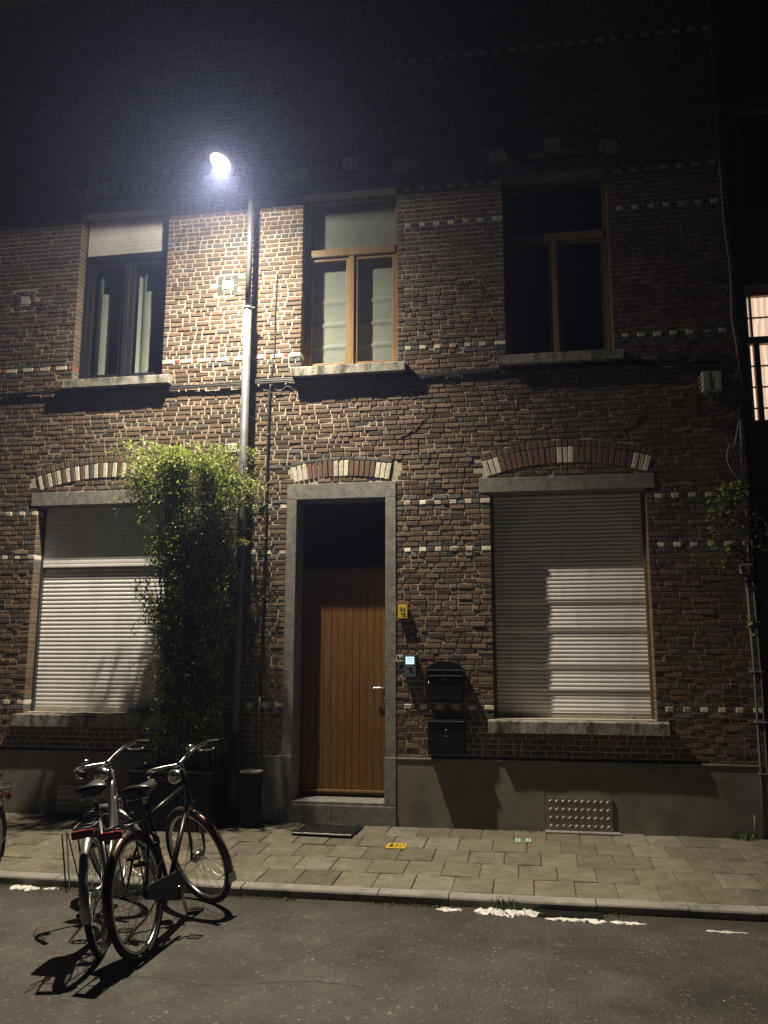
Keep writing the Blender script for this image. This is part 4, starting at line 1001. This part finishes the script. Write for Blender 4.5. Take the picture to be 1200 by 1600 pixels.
g.build('road_crack', bpy.data.materials['tar_seam'])['kind'] = 'structure'

# ================================================================== BICYCLES
def arcpts(c, r_, a0, a1, n, Mx=None):
    return [Vector((0, c[0]+r_*math.cos(R(a0+(a1-a0)*i/n)), c[1]+r_*math.sin(R(a0+(a1-a0)*i/n)))) for i in range(n+1)]
WR = .345; WB = 1.10
def wheel(c, parent, name, X, hub_r=.02, tyre_w=.02):
    """wheel in the local YZ plane, centre c=(y,z); X = transform"""
    Tm = X @ Matrix.Translation((0,c[0],c[1]))
    g = MB(); n = 56
    g.tube([(0,(WR-.019)*math.cos(2*math.pi*i/n),(WR-.019)*math.sin(2*math.pi*i/n)) for i in range(n)], tyre_w, 8, closed=True)
    ty = g.build(name, M['rubber'], parent, Tm)
    g = MB(); prof = [(-.012,WR-.038),(-.012,WR-.052),(.012,WR-.052),(.012,WR-.038)]; vs = []; 
    for i in range(n):
        a = 2*math.pi*i/n
        vs += [(x,r_*math.cos(a),r_*math.sin(a)) for x,r_ in prof]
    g.add(vs, [(i*4+j,((i+1)%n)*4+j,((i+1)%n)*4+(j+1)%4,i*4+(j+1)%4) for i in range(n) for j in range(4)], 0, None, True)
    g.build('rim', M['chrome'], ty, Tm)
    g = MB()
    for i in range(36):
        a = 2*math.pi*i/36; s_ = 1 if i % 2 else -1; b_ = a + (R(58) if (i//2) % 2 else -R(58))
        g.tube([(s_*.03, hub_r*math.cos(b_), hub_r*math.sin(b_)), (0,(WR-.05)*math.cos(a),(WR-.05)*math.sin(a))], .0011, 4, caps=False)
    g.build('spokes', M['chrome'], ty, Tm)
    g = MB(); g.tube([(-.06,0,0),(-.036,0,0),(-.034,0,0),(.034,0,0),(.036,0,0),(.06,0,0)], [.006,.006,hub_r,hub_r,.006,.006], 14); g.build('hub', M['chrome'], ty, Tm)
    return ty
def guard(c, a0, a1, parent, mat, X, flap=None, wd=.026):
    g = MB(); n = 30; rr = WR+.014; vs = []
    for i in range(n+1):
        a = R(a0+(a1-a0)*i/n)
        for x, dr_ in ((-wd,-.016),(-wd*.75,-.003),(0,.003),(wd*.75,-.003),(wd,-.016)):
            vs.append((x, c[0]+(rr+dr_)*math.cos(a), c[1]+(rr+dr_)*math.sin(a)))
    g.add(vs, [(i*5+j,i*5+j+1,(i+1)*5+j+1,(i+1)*5+j) for i in range(n) for j in range(4)], 0, None, True)
    # stays
    for a in ((a0+12, a1-25) if flap is None else (a1-18,)):
        p = Vector((0,c[0]+rr*math.cos(R(a)),c[1]+rr*math.sin(R(a))))
        for s_ in (-1,1): g.tube([(s_*.045,c[0],c[1]), (s_*.03,p.y,p.z)], .002, 5)
    o = g.build('mudguard', mat, parent, X)
    if flap:
        a = R(a1); g = MB(); p = Vector((0,c[0]+rr*math.cos(a),c[1]+rr*math.sin(a))); tg = Vector((0,-math.sin(a),math.cos(a)))*(1 if a1 > a0 else -1)
        q = p+tg*.075; g.add([(-.03,p.y,p.z),(.03,p.y,p.z),(.034,q.y,q.z),(-.034,q.y,q.z)], [(0,1,2,3)]); g.build('mud_flap', M['white_plate'], o, X)
    return o
def bicycle(label, loc, heading, lean, steer, style, group=None):
    b = thing('bicycle', label, 'bicycle', loc, (0, R(-lean), R(heading)), group)
    I = Matrix()
    black = M['bike_black']; fm = black if style != 'silver' else M['bike_silver']
    rc = (0,WR); fcn = (WB,WR)
    head_t = Vector((0,.865,.93)); head_b = Vector((0,.925,.72)); bb = Vector((0,.44,.28)); st = Vector((0,.255,.82)); hub_r = Vector((0,0,WR))
    # steering transform about the head axis
    ax = (head_t-head_b).normalized()
    S = Matrix.Translation(head_b) @ Matrix.Rotation(R(steer), 4, ax) @ Matrix.Translation(-head_b)
    g = MB()
    g.tube([head_t,head_b], .021, 12); g.tube([bb, st], .016, 10)
    if style == 'black':   # diamond frame
        g.tube([head_b+Vector((0,-.012,.03)), bb], .018, 10); g.tube([head_t+Vector((0,.02,-.09)), st+Vector((0,.025,-.08))], .015, 10)
    else:                  # low step-through frame
        g.tube(smooth_path([head_b+Vector((0,-.01,.05)), Vector((0,.74,.44)), Vector((0,.60,.32)), bb],4), .024, 12)
        g.tube(smooth_path([head_t+Vector((0,0,-.06)), Vector((0,.70,.58)), Vector((0,.50,.44)), (bb*.55+st*.45)],4), .016, 10)
    for s_ in (-1,1):
        g.tube([(s_*.015,bb.y,bb.z),(s_*.045,.2,.30),(s_*.062,0,WR)], .009, 8); g.tube([(s_*.014,st.y-.01,st.z-.12),(s_*.05,.1,.52),(s_*.062,0,WR)], .0075, 8)
    g.tube([(-.035,bb.y,bb.z),(.035,bb.y,bb.z)], .024, 14)
    g.build('frame', fm, b)
    wheel(rc, b, 'rear_wheel', I, .03)
    guard(rc, 8, 192, b, M['bike_brown'] if style == 'black' else M['bike_silver'], I)
    # steering assembly
    g = MB()
    crown = head_b+Vector((0,.01,-.015))
    g.tube([(-.05,crown.y,crown.z),(.05,crown.y,crown.z)], .013, 10)
    for s_ in (-1,1): g.tube(smooth_path([(s_*.045,crown.y,crown.z),(s_*.052,1.0,.52),(s_*.055,1.05,.41),(s_*.055,WB,WR)],4), [.012]*8+[.009]*5, 8)
    g.build('fork', black if style == 'black' else M['bike_silver'], b, S)
    wheel(fcn, b, 'front_wheel', S, .034 if style == 'black' else .025)
    guard(fcn, 60, 205, b, M['bike_copper'] if style == 'black' else M['bike_silver'], S, flap=1)
    top = head_t + ax*.06
    g = MB(); g.tube([head_t, top], .012, 10); f_ = top+Vector((0,.04,.0)); g.tube([top, f_], .014, 10)
    hb = smooth_path([(-.27,f_.y-.13,f_.z+.03),(-.25,f_.y-.05,f_.z+.045),(-.19,f_.y+.01,f_.z+.045),(-.08,f_.y+.01,f_.z+.02),(0,f_.y,f_.z),(.08,f_.y+.01,f_.z+.02),(.19,f_.y+.01,f_.z+.045),(.25,f_.y-.05,f_.z+.045),(.27,f_.y-.13,f_.z+.03)],5)
    g.tube(hb, .011, 10); h_ = g.build('handlebar', M['chrome'], b, S)
    for s_ in (-1,1):
        g = MB(); g.tube([(s_*.252,f_.y-.055,f_.z+.044),(s_*.274,f_.y-.165,f_.z+.02)], .0165, 12); g.build('grip', M['rubber'], h_, S)
        g = MB(); g.tube(smooth_path([(s_*.215,f_.y-.01,f_.z+.045),(s_*.21,f_.y+.02,f_.z+.02),(s_*.235,f_.y+.01,f_.z+.005),(s_*.26,f_.y-.09,f_.z-.012)],4), .006, 6); g.build('brake_lever', M['chrome'], h_, S)
    g = MB(); g.tube(smooth_path([(-.25,f_.y-.02,f_.z+.04),(-.16,f_.y+.11,f_.z+.03),(-.04,f_.y+.10,f_.z-.12),(0,crown.y+.03,crown.z)],5), .003, 5)
    g.tube(smooth_path([(.25,f_.y-.02,f_.z+.04),(.14,f_.y+.12,f_.z+.02),(.05,f_.y+.06,f_.z-.16),(.02,head_b.y-.02,head_b.z+.03)],5), .003, 5); g.build('brake_cable', M['cable_black'], h_, S)
    g = MB(); g.lathe([(0,-.02),(.020,-.018),(.028,-.006),(.030,.004),(0,.012)], S @ Matrix.Translation((.13 if style=='black' else -.15,f_.y-.01,f_.z+.075)), 16); g.build('bell', M['chrome'], h_)
    hl = Matrix.Translation((0,f_.y+.085,f_.z-.07)) @ Matrix.Rotation(R(-90),4,'X')
    g = MB(); g.lathe([(0,-.065),(.022,-.06),(.040,-.035),(.048,.0),(.050,.02),(.046,.024),(.0,.026)], S @ hl, 22)
    g.tube([S @ Vector((0,head_t.y+.02,head_t.z+.01)), S @ Vector((0,f_.y+.04,f_.z-.10))], .008, 8); q = g.build('headlight', M['chrome'], b)
    g = MB(); g.lathe([(.044,.0262),(.03,.032),(0,.034)], S @ hl, 22); g.build('headlight_lens', M['clear_lens'], q)
    # saddle
    g = MB(); g.tube([st+Vector((0,.02,-.06)), st+Vector((0,-.022,.075))], .013, 10); g.build('seat_post', M['chrome'], b)
    sy, sz_ = st.y-.02, st.z+.09; vs = []; nu, nv = 16, 12
    for i in range(nu+1):
        t_ = i/nu; y = -.135+.27*t_          # rear -> nose
        wd = .105*(1-t_)**.55*(1 if t_ > 0.08 else (.6+.4*t_/.08)) + .020*t_; wd = wd if t_ < 1 else .006
        if t_ == 0: wd = .05
        for j in range(nv):
            a = 2*math.pi*j/nv; c_, s2 = math.cos(a), math.sin(a)
            hh = (.026 if s2 > 0 else .046*(1-.5*t_)); e_ = (0.35 if t_ in (0,1) else 1)
            vs.append((wd*c_, sy+y, sz_+hh*s2*e_+.012*(2*t_-1)**2))
    g = MB(); g.add(vs, [(i*nv+j,i*nv+(j+1)%nv,(i+1)*nv+(j+1)%nv,(i+1)*nv+j) for i in range(nu) for j in range(nv)]+[tuple(range(nv))[::-1], tuple(nu*nv+j for j in range(nv))], 0, None, True)
    sd = g.build('saddle', M['saddle'], b)
    g = MB()
    for s_ in (-1,1):
        g.tube([(s_*.05,sy-.10,sz_-.055),(s_*.05,sy-.10,sz_-.03)], .014, 8)
        g.tube([(s_*.03,sy-.11,sz_-.05),(s_*.02,sy+.02,sz_-.055),(s_*.012,sy+.1,sz_-.02)], .004, 6)
    g.build('saddle_springs', M['chrome'], sd)
    # chain case, cranks, pedals
    g = MB(); ch = []
    for i in range(13): a = R(-90+180*i/12); ch.append((bb.y+.085*math.cos(a), bb.z+.085*math.sin(a)))
    for i in range(9): a = R(90+180*i/8); ch.append((.03+.038*math.cos(a), WR+.038*math.sin(a)))
    n = len(ch); vs = [(.048,y,z) for y,z in ch]+[(.068,y,z) for y,z in ch]
    g.add(vs, [tuple(range(n)), tuple(range(2*n-1,n-1,-1))]+[(i,(i+1)%n,n+(i+1)%n,n+i) for i in range(n)]); g.build('chain_case', M['case'], b)
    ca = R(-80) if style == 'black' else R(40)
    for s_, aa in ((1,ca),(-1,ca+math.pi)):
        e_ = Vector((s_*.085, bb.y+.17*math.cos(aa), bb.z+.17*math.sin(aa)))
        g = MB(); g.tube([(s_*.045,bb.y,bb.z),(s_*.078,bb.y+.01*math.cos(aa),bb.z+.01*math.sin(aa)),e_], .009, 8); cr_ = g.build('crank', M['chrome'], b)
        g = MB(); g.tube([e_, e_+Vector((s_*.1,0,0))], .006, 6)
        for dy in (-.032,.032): g.box(min(e_.x+s_*.015,e_.x+s_*.1),max(e_.x+s_*.015,e_.x+s_*.1),e_.y+dy-.008,e_.y+dy+.008,e_.z-.012,e_.z+.012,bev=.002)
        for dx in (.02,.095): g.box(e_.x+s_*dx-.004,e_.x+s_*dx+.004,e_.y-.04,e_.y+.04,e_.z-.010,e_.z+.010,bev=.002)
        g.build('pedal', M['rubber'], cr_)
    # rack and tail light
    rz = WR*2+.055; g = MB()
    for s_ in (-1,1):
        g.tube([(s_*.055,-.19,rz),(s_*.06,.0,rz),(s_*.045,.16,rz),(s_*.02,.23,rz+.03)], .0055, 7); g.tube([(s_*.062,0,WR),(s_*.06,-.06,rz)], .005, 7)
        g.tube([(s_*.10,-.12,rz-.02),(s_*.08,.0,WR+.02)], .004, 6) if style=='silver' else None
    for y in (-.19,-.08,.05,.15): g.tube([(-.057,y,rz),(.057,y,rz)], .005, 7)
    g.tube(smooth_path([(-.05,.16,rz+.01),(-.03,.06,rz+.045),(0,.03,rz+.05),(.03,.06,rz+.045),(.05,.16,rz+.01)],5), .004, 6)
    rk = g.build('rear_rack', black if style != 'silver' else M['dark_steel'], b)
    g = MB(); vs = []; prof = []
    g.box(-.062,.062,-.225,-.195,rz-.052,rz-.006,bev=.010); tl = g.build('tail_light', M['red_lens'], b)
    # kickstand
    g = MB(); g.tube([(-.03,.38,.27),(-.12,.33,.14),(-.235,.25,.005+.235*math.tan(R(lean)))], .008, 8); g.build('kickstand', M['chrome'], b)
    if style == 'silver':   # thin coat-guard / pannier frame on the left side
        g = MB(); g.tube([(-.115,-.19,rz-.01),(-.12,-.20,.42),(-.115,-.13,.42),(-.11,-.10,rz-.01)], .0045, 6); g.build('pannier_frame', black, b)
    if style != 'third':
        g = MB(); c_ = Vector((0,.235,.60)); g.tube([(.062*math.cos(R(a)), c_.y+.02*math.sin(R(a))-.045*math.sin(R(a)), c_.z+.055*math.sin(R(a))) for a in range(-40,230,18)], .011, 8); g.box(-.05,.05,c_.y+.0,c_.y+.03,c_.z-.045,c_.z-.015,bev=.006); g.build('ring_lock', M['rubber'], b)
        g = MB(); g.tube(smooth_path([(.02,.90,.80),(.03,.80,.55),(.03,.66,.36),(.03,.48,.26),(.05,.2,.30),(.07,.02,WR+.02)],5), .0028, 5); g.build('gear_cable', M['cable_black'], b)
        g = MB(); g.lathe([(0,0),(.012,.0),(.014,.02),(.014,.06),(.006,.075),(0,.076)], Matrix.Translation((-.045,-.04,.60)) @ Matrix.Rotation(R(20),4,'Y'), 14); g.build('dynamo', M['chrome'], b)
    if style == 'third':
        g = MB(); g.tube([(.10*math.cos(2*math.pi*i/20), -.10+.13*math.sin(2*math.pi*i/20), rz+.055) for i in range(20)], .005, 6, closed=True)
        for i in range(0,20,2): g.tube([(.10*math.cos(2*math.pi*i/20), -.10+.13*math.sin(2*math.pi*i/20), rz+.055),(.07*math.cos(2*math.pi*i/20), -.10+.09*math.sin(2*math.pi*i/20), rz+.006)], .002, 5)
        g.tube(smooth_path([(.07,-.16,rz),(.10,-.20,rz-.12),(.075,-.18,rz-.26),(.05,-.1,rz-.30)],5), .004, 6); g.build('wire_basket', M['dark_steel'], b)
    return b
bicycle('black town bicycle with copper mudguards, front wheel turned, nearer of the two', (-2.215,-3.50,0), 0, 10, 57, 'black')
bicycle('silver step-through bicycle leaning left, between frame edge and black bicycle', (-2.475,-3.47,0), 18, 9, 45, 'silver')
bicycle('bicycle cut off by the left edge, only saddle and rack visible', (-3.75,-2.80,0), 194, 4, -20, 'third')
print('faces', sum(len(o.data.polygons) for o in bpy.data.objects if o.type == 'MESH'))

# ------------------------------------------------------------------ thin haze added to give the lamp a glow like lens glare
g = MB(); g.box(-70,70,-70,70,-1.2,14.5)
hz = g.build('haze', bpy.data.materials.new('night_air')); hz['kind'] = 'stuff'
hm = bpy.data.materials['night_air']; hm.use_nodes = True; nt = hm.node_tree; nt.nodes.clear()
pv = nt.nodes.new('ShaderNodeVolumePrincipled'); pv.inputs['Color'].default_value = (.42,.52,1,1); pv.inputs['Density'].default_value = HAZE; pv.inputs['Anisotropy'].default_value = .72
oo = nt.nodes.new('ShaderNodeOutputMaterial'); nt.links.new(pv.outputs[0], oo.inputs['Volume'])
